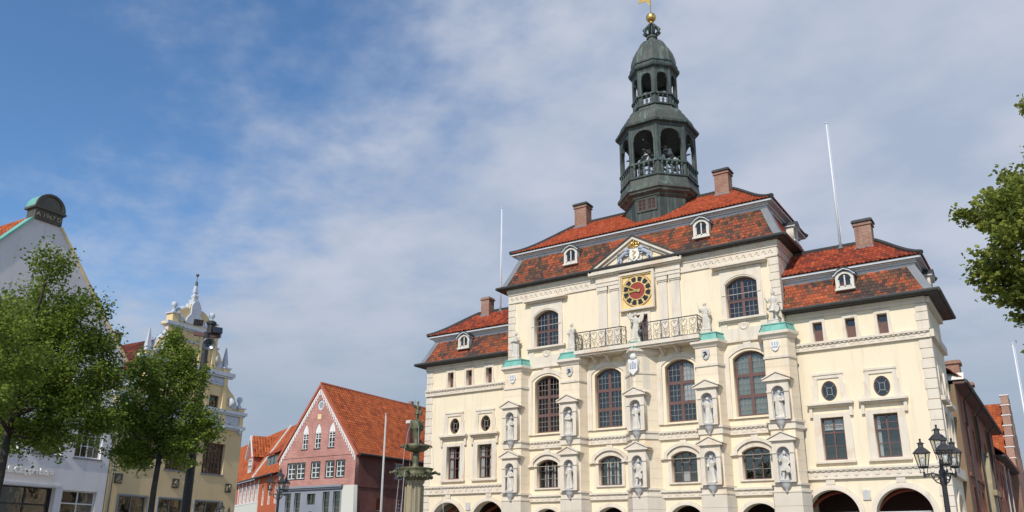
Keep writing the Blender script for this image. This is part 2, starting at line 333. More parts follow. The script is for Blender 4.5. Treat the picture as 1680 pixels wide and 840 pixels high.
def tiles(parent, Lf, Rf, length, pal, row=.27, tw=.22, style='flat', mat='pantile', name='roof_tiles', patch=0., bed=True):
    """courses of roof tiles between two edge curves Lf(t), Rf(t), t=0 at the eave, one slab of real thickness per tile"""
    cols = [c for c, w in pal for _ in range(w)]; V = []; F = []; C = []
    nr = max(2, int(length / row)); sheet = MB(); phase = rng.uniform(0, 6, 4)
    for i in range(nr):
        t0, t1 = i / nr, (i + 1) / nr
        l0, r0, l1, r1 = Vector(Lf(t0)), Vector(Rf(t0)), Vector(Lf(t1)), Vector(Rf(t1))
        d = (r0 - l0); W0 = d.length
        if W0 < .05: continue
        d = d / W0; mid_up = ((l1 + r1) / 2 - (l0 + r0) / 2); nrm = d.cross(mid_up).normalized()
        if nrm.z < -1e-6: nrm = -nrm
        if bed: sheet.add([tuple(p - nrm * .05) for p in (l0, r0, r1, l1)], [(0, 1, 2, 3)])
        W1 = (r1 - l1).length; o1 = (l1 - l0).dot(d)
        off = (-(l0.dot(d)) % tw) - tw + (tw * .5 if (style == 'flat' and i % 2) else 0); nc = int((W0 - off) / tw) + 1
        upv = mid_up - d * mid_up.dot(d)
        for c in range(nc):
            a = max(0, off + c * tw, o1 if o1 > 0 else 0); b = min(W0, off + (c + 1) * tw, (o1 + W1) if o1 + W1 < W0 else W0)
            if b - a < .03: continue
            j = rng.normal(0, .004, 3); lift = nrm * (.022 + j[0]); base = l0 + upv * j[1]
            u = off + c * tw
            q = rng.random()
            pv = .5 + .3 * sin(u * .9 + phase[0] + 1.3 * sin(i * .35 + phase[1])) * sin(u * .37 + i * .22 + phase[2]) + .3 * sin(u * 2.3 + 1.7 * sin(i * .5 + phase[3]) + phase[1]) * cos(i * .8 + u * .8 + phase[2])
            if patch > .5: col = np.array(cols[int(min(.999, max(0, (pv - .5) * .95 + .40 + (q - .5) * .8)) * len(cols))])
            else: col = np.array(cols[rng.integers(len(cols))]) * (1 - patch * .6 * max(0, .75 - pv))
            col = col * (1 + rng.normal(0, .10)); k = len(V)
            if style == 'flat':
                A, B = base + d * (a + .006) + lift, base + d * (b - .006) + lift; Cc, D = base + upv * 1.12 + d * (b - .006) + nrm * .002, base + upv * 1.12 + d * (a + .006) + nrm * .002
                lo = base + d * ((a + b) / 2) + lift - upv * .07
                V += [A, lo, B, Cc, D, A - lift * .95, lo - lift * .95, B - lift * .95]; fs = [(k, k + 1, k + 2, k + 3, k + 4), (k, k + 5, k + 6, k + 1), (k + 1, k + 6, k + 7, k + 2), (k, k + 4, k + 5), (k + 2, k + 7, k + 3)]
            else:
                prof = [(0, .0), (.16, .034), (.34, .044), (.52, .026), (.74, .0), (1.0, .004)]; m = len(prof)
                for zz_, e in ((0, .022), (1.1, .0)):
                    for px_, ph in prof: V.append(base + upv * (zz_ + (j[2] if zz_ == 0 else 0)) + d * (a + (b - a) * px_) + nrm * (ph + e))
                for px_, ph in prof: V.append(base + d * (a + (b - a) * px_) + nrm * (ph - .02))
                fs = [(k + q_, k + q_ + 1, k + m + q_ + 1, k + m + q_) for q_ in range(m - 1)] + [(k + 2 * m + q_, k + 2 * m + q_ + 1, k + q_ + 1, k + q_) for q_ in range(m - 1)]
            F += fs; C += [col] * len(fs)
    me = bpy.data.meshes.new(name); me.from_pydata([tuple(v) for v in V], [], F)
    ca = me.color_attributes.new('Col', 'FLOAT_COLOR', 'CORNER'); lt = np.empty(len(me.polygons), dtype=np.int32); me.polygons.foreach_get('loop_total', lt)
    cc = np.repeat(np.clip(np.array(C), .01, 1), lt, axis=0); ca.data.foreach_set('color', np.concatenate([cc, np.ones((len(cc), 1))], 1).ravel()); me.update()
    o = link(name, me, mat, parent); o['kind'] = 'stuff'
    if bed and sheet.f: sheet.build('roof_boarding', 'roof_board', parent)
    return o
def lerp(a, b, t): return tuple(x + (y - x) * t for x, y in zip(a, b))
def edge(a, b, sag=0.):
    """curve from a (eave) to b (ridge), flared by sag"""
    def f(t):
        p = lerp(a, b, t); return (p[0], p[1], p[2] - sag * 4 * t * (1 - t) * (1 - t))
    return f
def strip(mb, pts, w, h): mb.tube(pts, w, 5)

# ---------------------------------------------------------------- ground
def ground():
    g = MB(); g.add([(-700, -500, 0), (700, -500, 0), (700, 900, 0), (-700, 900, 0)], [(0, 1, 2, 3)]); tag(g.build('ground', 'cobble'), kind='structure')
    p = MB(); p.prism([(-17, -3.6), (17.5, -3.6), (17.5, 60), (14.6, 60), (14.6, 4.9), (-14.6, 4.9), (-14.6, 20), (-17, 20)], .0, .13); tag(p.build('pavement', 'paving'), kind='structure')
ground()

# ---------------------------------------------------------------- town hall
TH = thing('town_hall', 'cream baroque town hall with red mansard roofs, central clock and green copper bell tower', 'town hall')
def part(name, mat, *a): return box(name, mat, TH, *a)
BAYS = [-5.38, -1.49, 2.67, 6.33]
XL, XR = -8.05, 8.18
WY = .35                                   # wing wall plane
PIL = [-7.33, -3.53, .5, 4.37, 7.87]

def dentils(mb, x0, x1, y0, y1, z0, z1, step=.2, w=.1):
    n = int((x1 - x0) / step)
    for i in range(n): x = x0 + (i + .5) * (x1 - x0) / n; mb.box(x - w / 2, x + w / 2, y0, y1, z0, z1)
# walls -------------------------------------------------
holes = []
for x in BAYS: holes += [arch(x, .80, 8.16, 11.07, 11.42), arch(x, .68, 5.11, 6.42, 6.66), arch(x, 1.0, .02, 3.0, 4.0, 20)]
UPW = [-5.40, 6.23]
for x in UPW: holes.append(arch(x, .82, 13.13, 14.97, 15.34))
holes.append(rect(.12, 1.02, 12.36, 14.14))
link('front_wall', plate(rect(XL, XR, 0, 16.98), holes, 0, .45), 'cream', TH)
part('side_wall', 'cream', XL, XL + .4, .452, 6.6, 0, 16.98); part('side_wall', 'cream', XR - .4, XR, .452, 6.6, 0, 16.98); part('rear_wall', 'cream', XL, XR, 6.602, 7.0, 0, 16.98)
b = MB(); b.box(XL + .42, XR - .42, 1.3, 1.4, 4.9, 16.9); b.build('dark_backing', 'unlit_interior', TH)  # dark slab added behind the windows, stands in for unlit rooms
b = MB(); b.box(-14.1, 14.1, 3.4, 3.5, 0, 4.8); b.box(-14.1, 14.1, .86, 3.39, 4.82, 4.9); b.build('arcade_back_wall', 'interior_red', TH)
for s in (-1, 1):                            # vault ribs in the arcade
    for x in (9.57, 12.55):
        m = MB(); R0 = 1.16
        for dx in (-1, 1):
            m.tube([(s * x + dx * 1.3 * cos(t), .9 + 2.4 * i / 10, 3.3 + 1.35 * sin(t)) for i, t in ((i, pi * .5 * i / 10) for i in range(11))], .09, 6)
        m.build('vault_rib', 'red_plaster', TH)
        MB().tube([(s * x - 1.14, WY + .25, 3.52), (s * x + 1.14, WY + .25, 3.52)], .022, 6).build('tie_rod', 'pole_white', TH)
WWX = (9.92, 12.24); SWX = (9.7, 11.2, 12.62); AX = (9.57, 12.55)
for s in (-1, 1):
    h = []
    for x in WWX: h += [rect(s * x - .51, s * x + .51, 5.87, 7.83), oval(s * x, 9.08, .36, .48)]
    for x in SWX: h.append(rect(s * x - .22, s * x + .22, 11.52, 12.46))
    for x in AX: h.append(arch(s * x, 1.15, .02, 3.38, 4.53, 22))
    xo = 14.5; xi = 8.06 if s < 0 else 8.19
    link('front_wall', plate(rect(min(s * xi, s * xo), max(s * xi, s * xo), 0, 12.98), h, WY, WY + .45), 'cream', TH)
    sh = []
    for yy in (1.6, 3.6): sh += [rect(yy - .45, yy + .45, 5.9, 7.8), oval(yy, 9.08, .32, .44)]
    sh.append(arch(2.5, 1.0, .02, 3.3, 4.3, 18))
    me = plate(rect(WY + .452, 4.9, 0, 12.98), sh if s > 0 else [], -.2, .2); o = link('side_wall', me, 'cream', TH, (s * 14.298, 0, 0), pi / 2)
    for yy in ((1.6, 3.6) if s > 0 else ()):
        def turn(q): q.location = (s * 14.298, 0, 0); q.rotation_euler = (0, 0, pi / 2)
        turn(window(TH, yy, .45, 5.9, 7.8, 7.8, -.1, 2, [7.1], (1, 2), .06))
        turn(link('window_surround', plate(rect(yy - .7, yy + .7, 5.8, 8.1), [rect(yy - .46, yy + .46, 5.88, 7.82)], -.27, -.2), 'trim', TH))
        turn(MB().box(yy - .85, yy + .85, -.42, -.2, 8.3, 8.5).build('window_hood', 'trim', TH))
        turn(link('scrolled_panel', plate(rect(yy - .6, yy + .6, 8.52, 9.9), [oval(yy, 9.08, .325, .445)], -.27, -.2), 'trim', TH))
        fo = link('oval_window', plate(oval(yy, 9.08, .325, .445), [oval(yy, 9.08, .26, .38)], -.1, -.04), 'wood_frame', TH); turn(fo)
        link('pane', plate(oval(yy, 9.08, .26, .38), [], -.08, -.07), 'glass', fo)
    if s > 0: turn(link('arch_moulding', plate(arch(2.5, 1.2, .02, 3.3, 4.5, 22), [arch(2.5, 1.002, .018, 3.3, 4.302, 22)], -.28, -.2), 'trim', TH))
    b = MB(); xs = sorted((s * 14.1, s * 8.25)); b.box(xs[0], xs[1], 4.5, 4.88, 0, 12.98); b.build('rear_wall', 'cream', TH)
    b = MB(); b.box(xs[0], xs[1], 1.5, 1.58, 4.95, 12.9); b.build('dark_backing', 'unlit_interior', TH)
# arch mouldings
for s in (-1, 1):
    for x in AX:
        o = link('arch_moulding', plate(arch(s * x, 1.38, .02, 3.38, 4.76, 26), [arch(s * x, 1.152, .018, 3.38, 4.532, 26)], WY - .09, WY + .1), 'trim', TH)
        link('inner_moulding', plate(arch(s * x, 1.26, .03, 3.38, 4.64, 26), [arch(s * x, 1.15, .028, 3.38, 4.53, 26)], WY - .15, WY - .088), 'trim', o)
        box('keystone', 'trim', TH, s * x - .19, s * x + .19, WY - .1, WY + .0, 4.765, 5.05)
    xm = s * 11.06
    link('carved_shield', plate([(xm - .17, 4.05), (xm + .17, 4.05), (xm + .14, 4.2), (xm + .18, 4.5), (xm + .12, 4.44), (xm, 4.5), (xm - .12, 4.44), (xm - .18, 4.5), (xm - .14, 4.2)], [], WY - .07, WY), 'console_grey', TH)
for x in BAYS:
    o = link('arch_moulding', plate(arch(x, 1.2, .02, 3.0, 4.2, 24), [arch(x, 1.002, .018, 3.0, 4.002, 24)], -.1, .1), 'trim', TH)
    link('inner_moulding', plate(arch(x, 1.1, .03, 3.0, 4.1, 24), [arch(x, 1.0, .028, 3.0, 4.0, 24)], -.15, -.098), 'trim', o)
# bands ------------------------------------------------
def band(x0, x1, y, z0, z1, orn, parent=TH):
    b = MB(); b.box(x0, x1, y - .10, y, z0, z1 - .10); b.box(x0, x1, y - .2, y, z1 - .1, z1); b.box(x0, x1, y - .14, y, z0 - .05, z0 + .02)
    o = b.build('frieze_band', 'trim', parent); g = MB()
    if orn == 'dent': dentils(g, x0 + .1, x1 - .1, y - .17, y - .10, z1 - .16, z1 - .1, .21, .12); dentils(g, x0 + .1, x1 - .1, y - .118, y - .1, z0 + .06, z1 - .2, .42, .26)
    if orn == 'disc':
        n = int((x1 - x0) / .42); dentils(g, x0 + .1, x1 - .1, y - .17, y - .10, z1 - .15, z1 - .1, .26, .17)
        for i in range(n):
            x = x0 + (i + .5) * (x1 - x0) / n; g.extr([(x + .085 * cos(2 * pi * k / 10), (z0 + z1 - .1) / 2 - .01 + .085 * sin(2 * pi * k / 10)) for k in range(10)], y - .135, y - .1)
    if orn == 'step':
        n = int((x1 - x0) / .36)
        for i in range(n):
            x = x0 + (i + .5) * (x1 - x0) / n; g.box(x - .1, x - .07, y - .125, y - .1, z0 + .05, z1 - .14); g.box(x + .07, x + .1, y - .125, y - .1, z0 + .05, z1 - .14); g.box(x - .07, x + .07, y - .125, y - .1, z0 + .05, z0 + .08)
        dentils(g, x0, x1, y - .16, y - .10, z1 - .14, z1 - .1, .3, .2)
    if g.f: tag(g.build('frieze_ornament', 'trim', o), kind='stuff')
for s in (-1, 1):
    x0, x1 = sorted((s * 8.3, s * 14.52))
    band(x0, x1, WY, 5.05, 5.5, 'disc'); band(x0, x1, WY, 11.12, 11.46, 'dent')
    b = MB(); b.box(x0, x1, WY - .06, WY, 12.72, 12.86); b.box(x0, x1, WY - .12, WY, 12.862, 13.0); b.build('eave_cornice', 'trim', TH)
    xs = sorted((s * 14.5, s * 14.68))
    for z0, z1 in ((5.05, 5.5), (11.12, 11.46), (12.72, 13.0)): box('side_band', 'trim', TH, xs[0], xs[1], WY + .02, 4.9, z0, z1)
edges = [XL] + sorted(sum([[p - .8, p + .8] for p in PIL[1:-1]], [PIL[0] + .75])) + [PIL[-1] - .75]
for i in range(4):
    x0 = PIL[i] + .72; x1 = PIL[i + 1] - .72
    band(x0, x1, 0, 7.32, 7.7, 'dent'); band(x0, x1, 0, 4.42, 4.74, 'step')
# windows of the centre -----------------------------------
for i, x in enumerate(BAYS):
    w = window(TH, x, .77, 8.17, 11.06, 11.40, .2, 2, [9.17, 10.22], (3, 3), .09, pane='glass_leaded' if i == 3 else 'glass', curtain=[(.04, .48, 0, 1.05), (.52, .96, 0, 1.05)] if i == 3 else ([(.53, .96, .3, 1.05)] if i == 2 else None), mull=.17, bar=.009)  # full curtains in the last bay are added to make its panes paler
    link('window_surround', plate(arch(x, 1.26, 8.05, 11.28, 11.78), [arch(x, .98, 8.04, 11.14, 11.54)], -.11, .0), 'trim', TH)
    link('window_surround', plate(arch(x, .975, 8.05, 11.14, 11.535), [arch(x, .802, 8.04, 11.072, 11.422)], -.05, .0), 'cream', TH)
    box('keystone', 'trim', TH, x - .2, x + .2, -.08, 0, 11.785, 11.98)
    cu = [(.23, .43, 0, .97), (.57, .77, 0, .97)] if i < 2 else ([(.36, .64, .05, .4)] if i == 2 else None)
    w = window(TH, x, .66, 5.12, 6.41, 6.645, .2, 3, [], (1, 3), .06, curtain=cu)
    box('window_sill', 'trim', TH, x - .8, x + .8, -.1, .2, 5.03, 5.11)
    me = plate(arch(x, 1.05, 6.28, 6.58, 7.08), [arch(x, .87, 6.27, 6.52, 6.92)], -.17, 0); o = link('window_hood', me, 'trim', TH)
    b = MB(); b.box(x - 1.22, x - 1.05, -.17, 0, 6.27, 6.38); b.box(x + 1.05, x + 1.22, -.17, 0, 6.27, 6.38); b.build('hood_return', 'trim', o)
    link('window_surround', plate(arch(x, .86, 5.02, 6.5, 6.90), [arch(x, .682, 5.01, 6.422, 6.662)], -.06, 0), 'trim', TH)
    box('keystone', 'trim', TH, x - .17, x + .17, -.08, 0, 7.085, 7.27)
for x in UPW:
    window(TH, x, .80, 13.14, 14.96, 15.32, .2, 2, [14.12], (3, 3), .09, mull=.15, bar=.009)
    link('window_surround', plate(rect(x - 1.08, x + 1.08, 13.15, 15.84), [arch(x, .822, 13.14, 14.98, 15.345)], -.07, 0), 'trim', TH)
    link('arch_trim', plate(arch(x, 1.02, 14.4, 15.1, 15.58), [arch(x, .88, 14.39, 15.0, 15.42)], -.1, -.07), 'trim', TH)
    b = MB(); b.box(x - 1.35, x + 1.35, -.28, 0, 15.86, 15.93); b.box(x - 1.45, x + 1.45, -.38, 0, 15.932, 16.02); b.build('window_hood', 'trim', TH)
    b = MB(); b.box(x - 1.28, x + 1.28, -.24, .0, 13.03, 13.14); b.box(x - 1.2, x + 1.2, -.16, 0, 12.96, 13.03); b.build('window_sill', 'trim', TH)
    o = link('apron_panel', plate(rect(x - 1.2, x + 1.2, 12.0, 12.96), [rect(x - .85, x - .28, 12.62, 12.86), rect(x + .28, x + .85, 12.62, 12.86)], -.05, 0), 'trim', TH)
    MB().lathe([(.02, 0), (.1, .01), (.13, .03), (.2, .03), (.21, 0)], 16, T=Matrix.Translation((x, -.05, 12.72)) @ Matrix.Rotation(pi / 2, 4, 'X')).build('rosette', 'trim', o, smooth=True)
for i in (0, 3):
    box('string_course', 'trim', TH, PIL[i] + .8, PIL[i + 1] - .8, -.13, 0, 11.9, 11.995)
# wing windows --------------------------------------------
for s in (-1, 1):
    for k, x in enumerate(WWX):
        cx = s * x
        cu = [(.05, .32, 0, 1), (.68, .95, 0, 1)] if s < 0 else ([(.04, .96, .72, 1)] if k == 0 else [(.05, .2, 0, 1)])
        window(TH, cx, .5, 5.88, 7.82, 7.82, WY + .17, 2, [7.14], (1, 2), .065, curtain=cu, barmat='wood_frame', bar=.018)
        link('window_surround', plate(rect(cx - .84, cx + .84, 5.82, 8.02), [rect(cx - .512, cx + .512, 5.86, 7.832)], WY - .07, WY), 'trim', TH)
        box('window_sill', 'trim', TH, cx - .9, cx + .9, WY - .16, WY + .15, 5.72, 5.815)
        b = MB(); b.box(cx - .98, cx + .98, WY - .2, WY, 8.32, 8.4); b.box(cx - 1.04, cx + 1.04, WY - .32, WY, 8.402, 8.5); b.build('window_hood', 'trim', TH)
        for q in (-1, 1): MB().prism([(cx + q * .9 - .07, WY), (cx + q * .9 + .07, WY), (cx + q * .9 + .07, WY - .14), (cx + q * .9 - .07, WY - .14)], 7.86, 8.31).build('hood_bracket', 'trim', TH)
        left = [(-.95, 8.52), (-.9, 8.66), (-.80, 8.78), (-.76, 8.95), (-.72, 9.2), (-.76, 9.36), (-.68, 9.4), (-.68, 9.94)]
        link('scrolled_panel', plate([(cx + a, z) for a, z in left] + [(cx - a, z) for a, z in reversed(left)], [rect(cx - .5, cx + .5, 8.56, 9.68)], WY - .06, WY), 'trim', TH)
        box('panel_cornice', 'trim', TH, cx - .7, cx + .7, WY - .1, WY - .061, 9.84, 9.94)
        fr = link('oval_window', plate(oval(cx, 9.08, .365, .485), [oval(cx, 9.08, .30, .42)], WY + .05, WY + .12), 'wood_frame', TH)
        link('pane', plate(oval(cx, 9.08, .3, .42), [], WY + .1, WY + .108), 'glass', fr)
        g = MB()
        for q in (-1, 1):
            g.box(cx + q * .11 - .013, cx + q * .11 + .013, WY + .07, WY + .095, 8.92, 9.24); g.box(cx - .11, cx + .11, WY + .072, WY + .093, 9.08 + q * .16 - .013, 9.08 + q * .16 + .013)
            for q2 in (-1, 1): g.tube([(cx + q * .10, WY + .083, 9.08 + q2 * .15), (cx + q * .22, WY + .083, 9.08 + q2 * .3)], .013, 4)
        g.build('glazing_bars', 'lead_bar', fr)
    for x in SWX:
        cx = s * x
        link('window_surround', plate([(cx - .42, 11.48), (cx + .42, 11.48), (cx + .36, 11.8), (cx + .35, 12.66), (cx - .35, 12.66), (cx - .36, 11.8)], [rect(cx - .222, cx + .222, 11.5, 12.462)], WY - .06, WY), 'trim', TH)
        f = link('small_window', plate(rect(cx - .22, cx + .22, 11.52, 12.46), [rect(cx - .18, cx + .18, 12.12, 12.42)], WY + .22, WY + .27), 'wood_frame', TH)
        link('pane', plate(rect(cx - .18, cx + .18, 12.12, 12.42), [], WY + .24, WY + .247), 'glass', f)
        g = MB()
        for q in range(4): g.box(cx - .2 + q * .1 + .008, cx - .1 + q * .1 - .008, WY + .2, WY + .219, 11.54, 12.1)
        g.build('shutter', 'wood_frame', f)
# quoins --------------------------------------------------
def quoins(x0, x1, y, z0, z1, hgt, side=None):
    n = int(round((z1 - z0) / hgt)); h = (z1 - z0) / n
    for i in range(n):
        d = .05 if i % 2 else 0; za = z0 + i * h + .012; zb = z0 + (i + 1) * h - .012
        a, c = (x0, x1 + d) if x0 < x1 and side == 'L' else (x0 - d, x1)
        m = MB(); o = .045; m.loft([[(a, y, za), (c, y, za), (c, y, zb), (a, y, zb)], [(a, y - o + .015, za), (c, y - o + .015, za), (c, y - o + .015, zb), (a, y - o + .015, zb)], [(a + .015, y - o, za + .015), (c - .015, y - o, za + .015), (c - .015, y - o, zb - .015), (a + .015, y - o, zb - .015)]]); m.build('quoin_block', 'trim', TH)
for z0, z1 in ((.15, 5.0), (5.52, 11.05), (11.48, 12.7)):
    quoins(14.06, 14.545, WY, z0, z1, .46, 'R'); quoins(-14.545, -14.06, WY, z0, z1, .46, 'L')
    n = int((z1 - z0) / .46)
    for s in (-1, 1):
        for i in range(n):
            h = (z1 - z0) / n; xx = sorted((s * 14.5, s * 14.545)); box('quoin_block', 'trim', TH, xx[0], xx[1], WY + .002, WY + .5 + (.08 if i % 2 else 0), z0 + i * h + .012, z0 + (i + 1) * h - .012)
quoins(XL - .04, XL + .42, 0, 12.0, 16.05, .42, 'L'); quoins(XR - .42, XR + .04, 0, 12.0, 16.05, .42, 'R')
for s, xx in ((-1, XL), (1, XR)):
    for i in range(9): a = sorted((xx, xx + s * .042)); box('quoin_block', 'trim', TH, a[0], a[1], .002, .42, 12.0 + i * .45 + .012, 12.45 + i * .45 - .012)
# main entablature ------------------------------------------
b = MB(); b.box(XL - .03, XR + .03, -.08, 0, 16.1, 16.2); b.box(XL - .02, XR + .02, -.05, 0, 16.202, 16.6); b.box(XL - .06, XR + .06, -.10, 0, 16.602, 16.74); b.box(XL - .1, XR + .1, -.15, 0, 16.742, 16.95); o = b.build('entablature', 'trim', TH)
g = MB()
for x0, x1 in ((XL + .1, -2.5), (3.6, XR - .1)):
    n = int((x1 - x0) / .34)
    for i in range(n): x = x0 + (i + .5) * (x1 - x0) / n; g.tube([(x - .14, -.055, 16.33), (x - .05, -.075, 16.47), (x + .04, -.06, 16.4), (x + .0, -.07, 16.32), (x + .12, -.055, 16.28)], .022, 4)
tag(g.build('frieze_scrolls', 'trim', o), kind='stuff')
for s, xx in ((-1, XL), (1, XR)):
    b = MB()
    for d, z0, z1 in ((.05, 16.202, 16.6), (.1, 16.602, 16.74), (.15, 16.742, 16.95)): a = sorted((xx, xx + s * d)); b.box(a[0], a[1], .002, 7, z0, z1)
    b.build('side_entablature', 'trim', TH)
# middle bay: pilasters, entablature block, pediment ---------------
for x0, x1 in ((-1.93, -1.40), (-1.17, -.66), (1.72, 2.22), (2.44, 2.95)):
    o = box('pilaster', 'trim', TH, x0, x1, -.09, 0, 12.4, 15.77); b = MB(); b.box(x0 - .03, x1 + .03, -.13, 0, 15.772, 15.85); b.box(x0 - .07, x1 + .07, -.18, 0, 15.852, 16.06); b.build('capital', 'trim', o)
for x0, x1 in ((-2.02, -.56), (1.62, 3.05)): b = MB(); b.box(x0, x1, -.2, -.081, 16.09, 16.72); b.box(x0 - .03, x1 + .03, -.24, -.19, 16.3, 16.36); b.build('entablature_block', 'trim', TH)
PA, PB, PC = (-2.32, 16.98), (3.2, 16.98), (.46, 18.6)
o = link('pediment', plate([PA, PB, PC], [], -.22, .6), 'cream', TH)
b = MB(); b.box(PA[0] - .05, PB[0] + .05, -.46, -.2, 16.76, 16.99); b.box(PA[0] + .05, PB[0] - .05, -.36, -.2, 16.68, 16.758); b.build('pediment_base', 'trim', o)
def rake(a, c, w0, w1, y0, y1, nm, mt):
    d = Vector((c[0] - a[0], 0, c[1] - a[1])).normalized(); n_ = Vector((-d.z, 0, d.x)); n_ = n_ if n_.z > 0 else -n_
    A = Vector((a[0], 0, a[1])); Cc = Vector((c[0], 0, c[1])); q = []
    dd = lambda w: Vector((0, 0, w / n_.z))          # mitre at the apex: shift straight up
    pl = [A + n_ * w0, A + n_ * w1, Cc + dd(w1), Cc + dd(w0)]; m = MB(); m.extr([(p.x, p.z) for p in pl], y0, y1); return m.build(nm, mt, o)
for a in (PA, PB):
    rake(a, PC, -.26, -.12, -.32, -.22, 'raking_moulding', 'trim'); rake(a, PC, -.12, .03, -.46, -.2, 'raking_cornice', 'trim'); rake(a, PC, .032, .10, -.52, 1.2, 'pediment_roof', 'gutter')
# coat of arms
arms = link('coat_of_arms', plate([(.22, 17.95), (.78, 17.95), (.8, 17.5), (.7, 17.3), (.5, 17.17), (.3, 17.3), (.2, 17.5)], [], -.36, -.22), 'white_stone', TH)
MB().tube([(.42, -.39, 17.82), (.58, -.4, 17.72), (.44, -.4, 17.55), (.56, -.4, 17.42), (.44, -.39, 17.32)], .045, 6).build('shield_charge', 'gold_paint', arms)
for s in (-1, 1): MB().tube([(.5 + s * .18, -.34, 17.22), (.5 + s * .4, -.35, 17.16), (.5 + s * .45, -.35, 17.32), (.5 + s * .36, -.35, 17.4)], [.06, .07, .06, .03], 7).build('mantling', 'white_stone', arms, smooth=True)
c = MB(); c.tube([(.5 + .3 * cos(t), -.33 - .1 * sin(t), 18.02) for t in (pi * i / 8 for i in range(9))], .05, 6)
for i in range(5): x = .5 + (i - 2) * .14; c.tube([(x, -.4, 18.03), (x * 1.0 + (i - 2) * .03, -.42, 18.17), (.5 + (i - 2) * .07, -.38, 18.27), (.5, -.34, 18.29)], .036, 6)
c.ball((.5, -.34, 18.35), .06); c.build('crown', 'gold', arms, smooth=True)
for s in (-1, 1):
    m = MB(); P = lambda x, z, y=-.34: (.5 + s * x, y, z)
    m.tube([P(.42, 17.78), P(.5, 17.74), P(.66, 17.66), P(.84, 17.52), P(.9, 17.42)], [.10, .13, .12, .10, .08], 8)   # body
    m.ball(P(.4, 17.9, -.38), .115, sc=(1, .9, 1)); m.ball(P(.47, 17.86, -.36), .13); m.tube([P(.36, 17.88, -.42), P(.27, 17.86, -.43)], [.06, .045], 6)   # head, mane, muzzle
    m.tube([P(.47, 17.72), P(.36, 17.72, -.38), P(.28, 17.78, -.38)], [.06, .05, .045], 6); m.tube([P(.55, 17.62), P(.42, 17.55, -.38), P(.34, 17.57, -.38)], [.06, .05, .045], 6)
    m.tube([P(.88, 17.46), P(.78, 17.32, -.38), P(.86, 17.2, -.38), P(.78, 17.17, -.38)], [.085, .07, .05, .05], 6); m.tube([P(.92, 17.44), P(1.0, 17.28), P(1.1, 17.17), P(1.02, 17.14)], [.08, .065, .05, .05], 6)
    m.tube([P(.95, 17.46), P(1.08, 17.56), P(1.05, 17.74), P(.93, 17.76), P(.97, 17.86)], [.03, .03, .03, .04, .05], 5)
    m.build('lion', 'lion_blue', arms, smooth=True)
# clock ------------------------------------------------------
CK = (.5, 15.5)
ck = link('clock', plate(rect(CK[0] - 1.05, CK[0] + 1.05, CK[1] - 1.08, CK[1] + 1.08), [rect(CK[0] - .93, CK[0] + .93, CK[1] - .96, CK[1] + .96)], -.26, .0), 'trim', TH)
def annulus(r0, r1, y0, y1, n=48): return plate(oval(CK[0], CK[1], r1, r1, n), [oval(CK[0], CK[1], r0, r0, n)] if r0 else [], y0, y1)
link('board', plate(rect(CK[0] - .93, CK[0] + .93, CK[1] - .96, CK[1] + .96), [], -.12, -.02), 'gold_paint', ck)
link('inner_frame', plate(rect(CK[0] - .92, CK[0] + .92, CK[1] - .95, CK[1] + .95), [rect(CK[0] - .86, CK[0] + .86, CK[1] - .89, CK[1] + .89)], -.2, -.12), 'gold_paint', ck)
link('outer_ring', annulus(.875, .915, -.15, -.12), 'clock_red', ck); link('dial', annulus(.0, .88, -.16, -.121), 'gold_paint', ck); link('red_disc', annulus(0, .49, -.19, -.161), 'clock_red', ck); link('inner_ring', annulus(.49, .525, -.20, -.161), 'gold_paint', ck)
for h in range(12):
    a0 = pi / 2 - 2 * pi * (h + .5) / 12; pts = []
    for r, sg in ((.535, 1), (.81, -1)):
        for i in range(5): a = a0 + sg * (.175 if r < .7 else .185) * (i / 2 - 1) ; pts.append((CK[0] + r * cos(a), CK[1] + r * sin(a)))
    link('dial_field', plate(pts, [], -.172, -.161), 'clock_black', ck)
ROM = 'XII I II III IIII V VI VII VIII IX X XI'.split()
for h in range(12):
    a = 2 * pi * h / 12; me = text_mesh(ROM[h], .2, -.176, -.161)
    Mx = Matrix.Rotation(a, 4, 'Y') @ Matrix.Translation((0, 0, .675)) @ Matrix.Scale(.62, 4, (1, 0, 0)); me.transform(Matrix.Translation((CK[0], 0, CK[1])) @ Mx); link('numeral', me, 'gold', ck)
mk = MB()
for h in range(60):
    a = 2 * pi * h / 60; mk.box(-.012, .012, -.17, -.161, .825, .858, T=Matrix.Translation((CK[0], 0, CK[1])) @ Matrix.Rotation(a, 4, 'Y'))
mk.build('minute_marks', 'clock_red', ck)
for ang, ln, w, nm, yy in ((2 * pi * 50 / 60, .84, .045, 'minute_hand', -.27), (2 * pi * (8 + 50 / 60) / 12, .62, .06, 'hour_hand', -.24)):
    m = MB(); m.extr([(-w, -.2), (w, -.2), (w * .7, ln * .6), (w * 1.5, ln * .72), (0, ln), (-w * 1.5, ln * .72), (-w * .7, ln * .6)], yy, yy + .015, T=Matrix.Translation((CK[0], 0, CK[1])) @ Matrix.Rotation(ang, 4, 'Y')); m.build(nm, 'gold', ck)
# door behind the balcony
d_ = box('balcony_door', 'wood_frame', TH, .14, 1.0, .2, .28, 12.38, 14.12)
b = MB()
for q in range(3): b.box(.22, .54, .17, .199, 12.5 + q * .52, 12.92 + q * .52); b.box(.6, .92, .17, .199, 12.5 + q * .52, 12.92 + q * .52)
b.build('door_panels', 'wood_frame', d_); link('door_surround', plate(rect(-.04, 1.18, 12.36, 14.32), [rect(.118, 1.022, 12.35, 14.142)], -.07, 0), 'trim', TH)
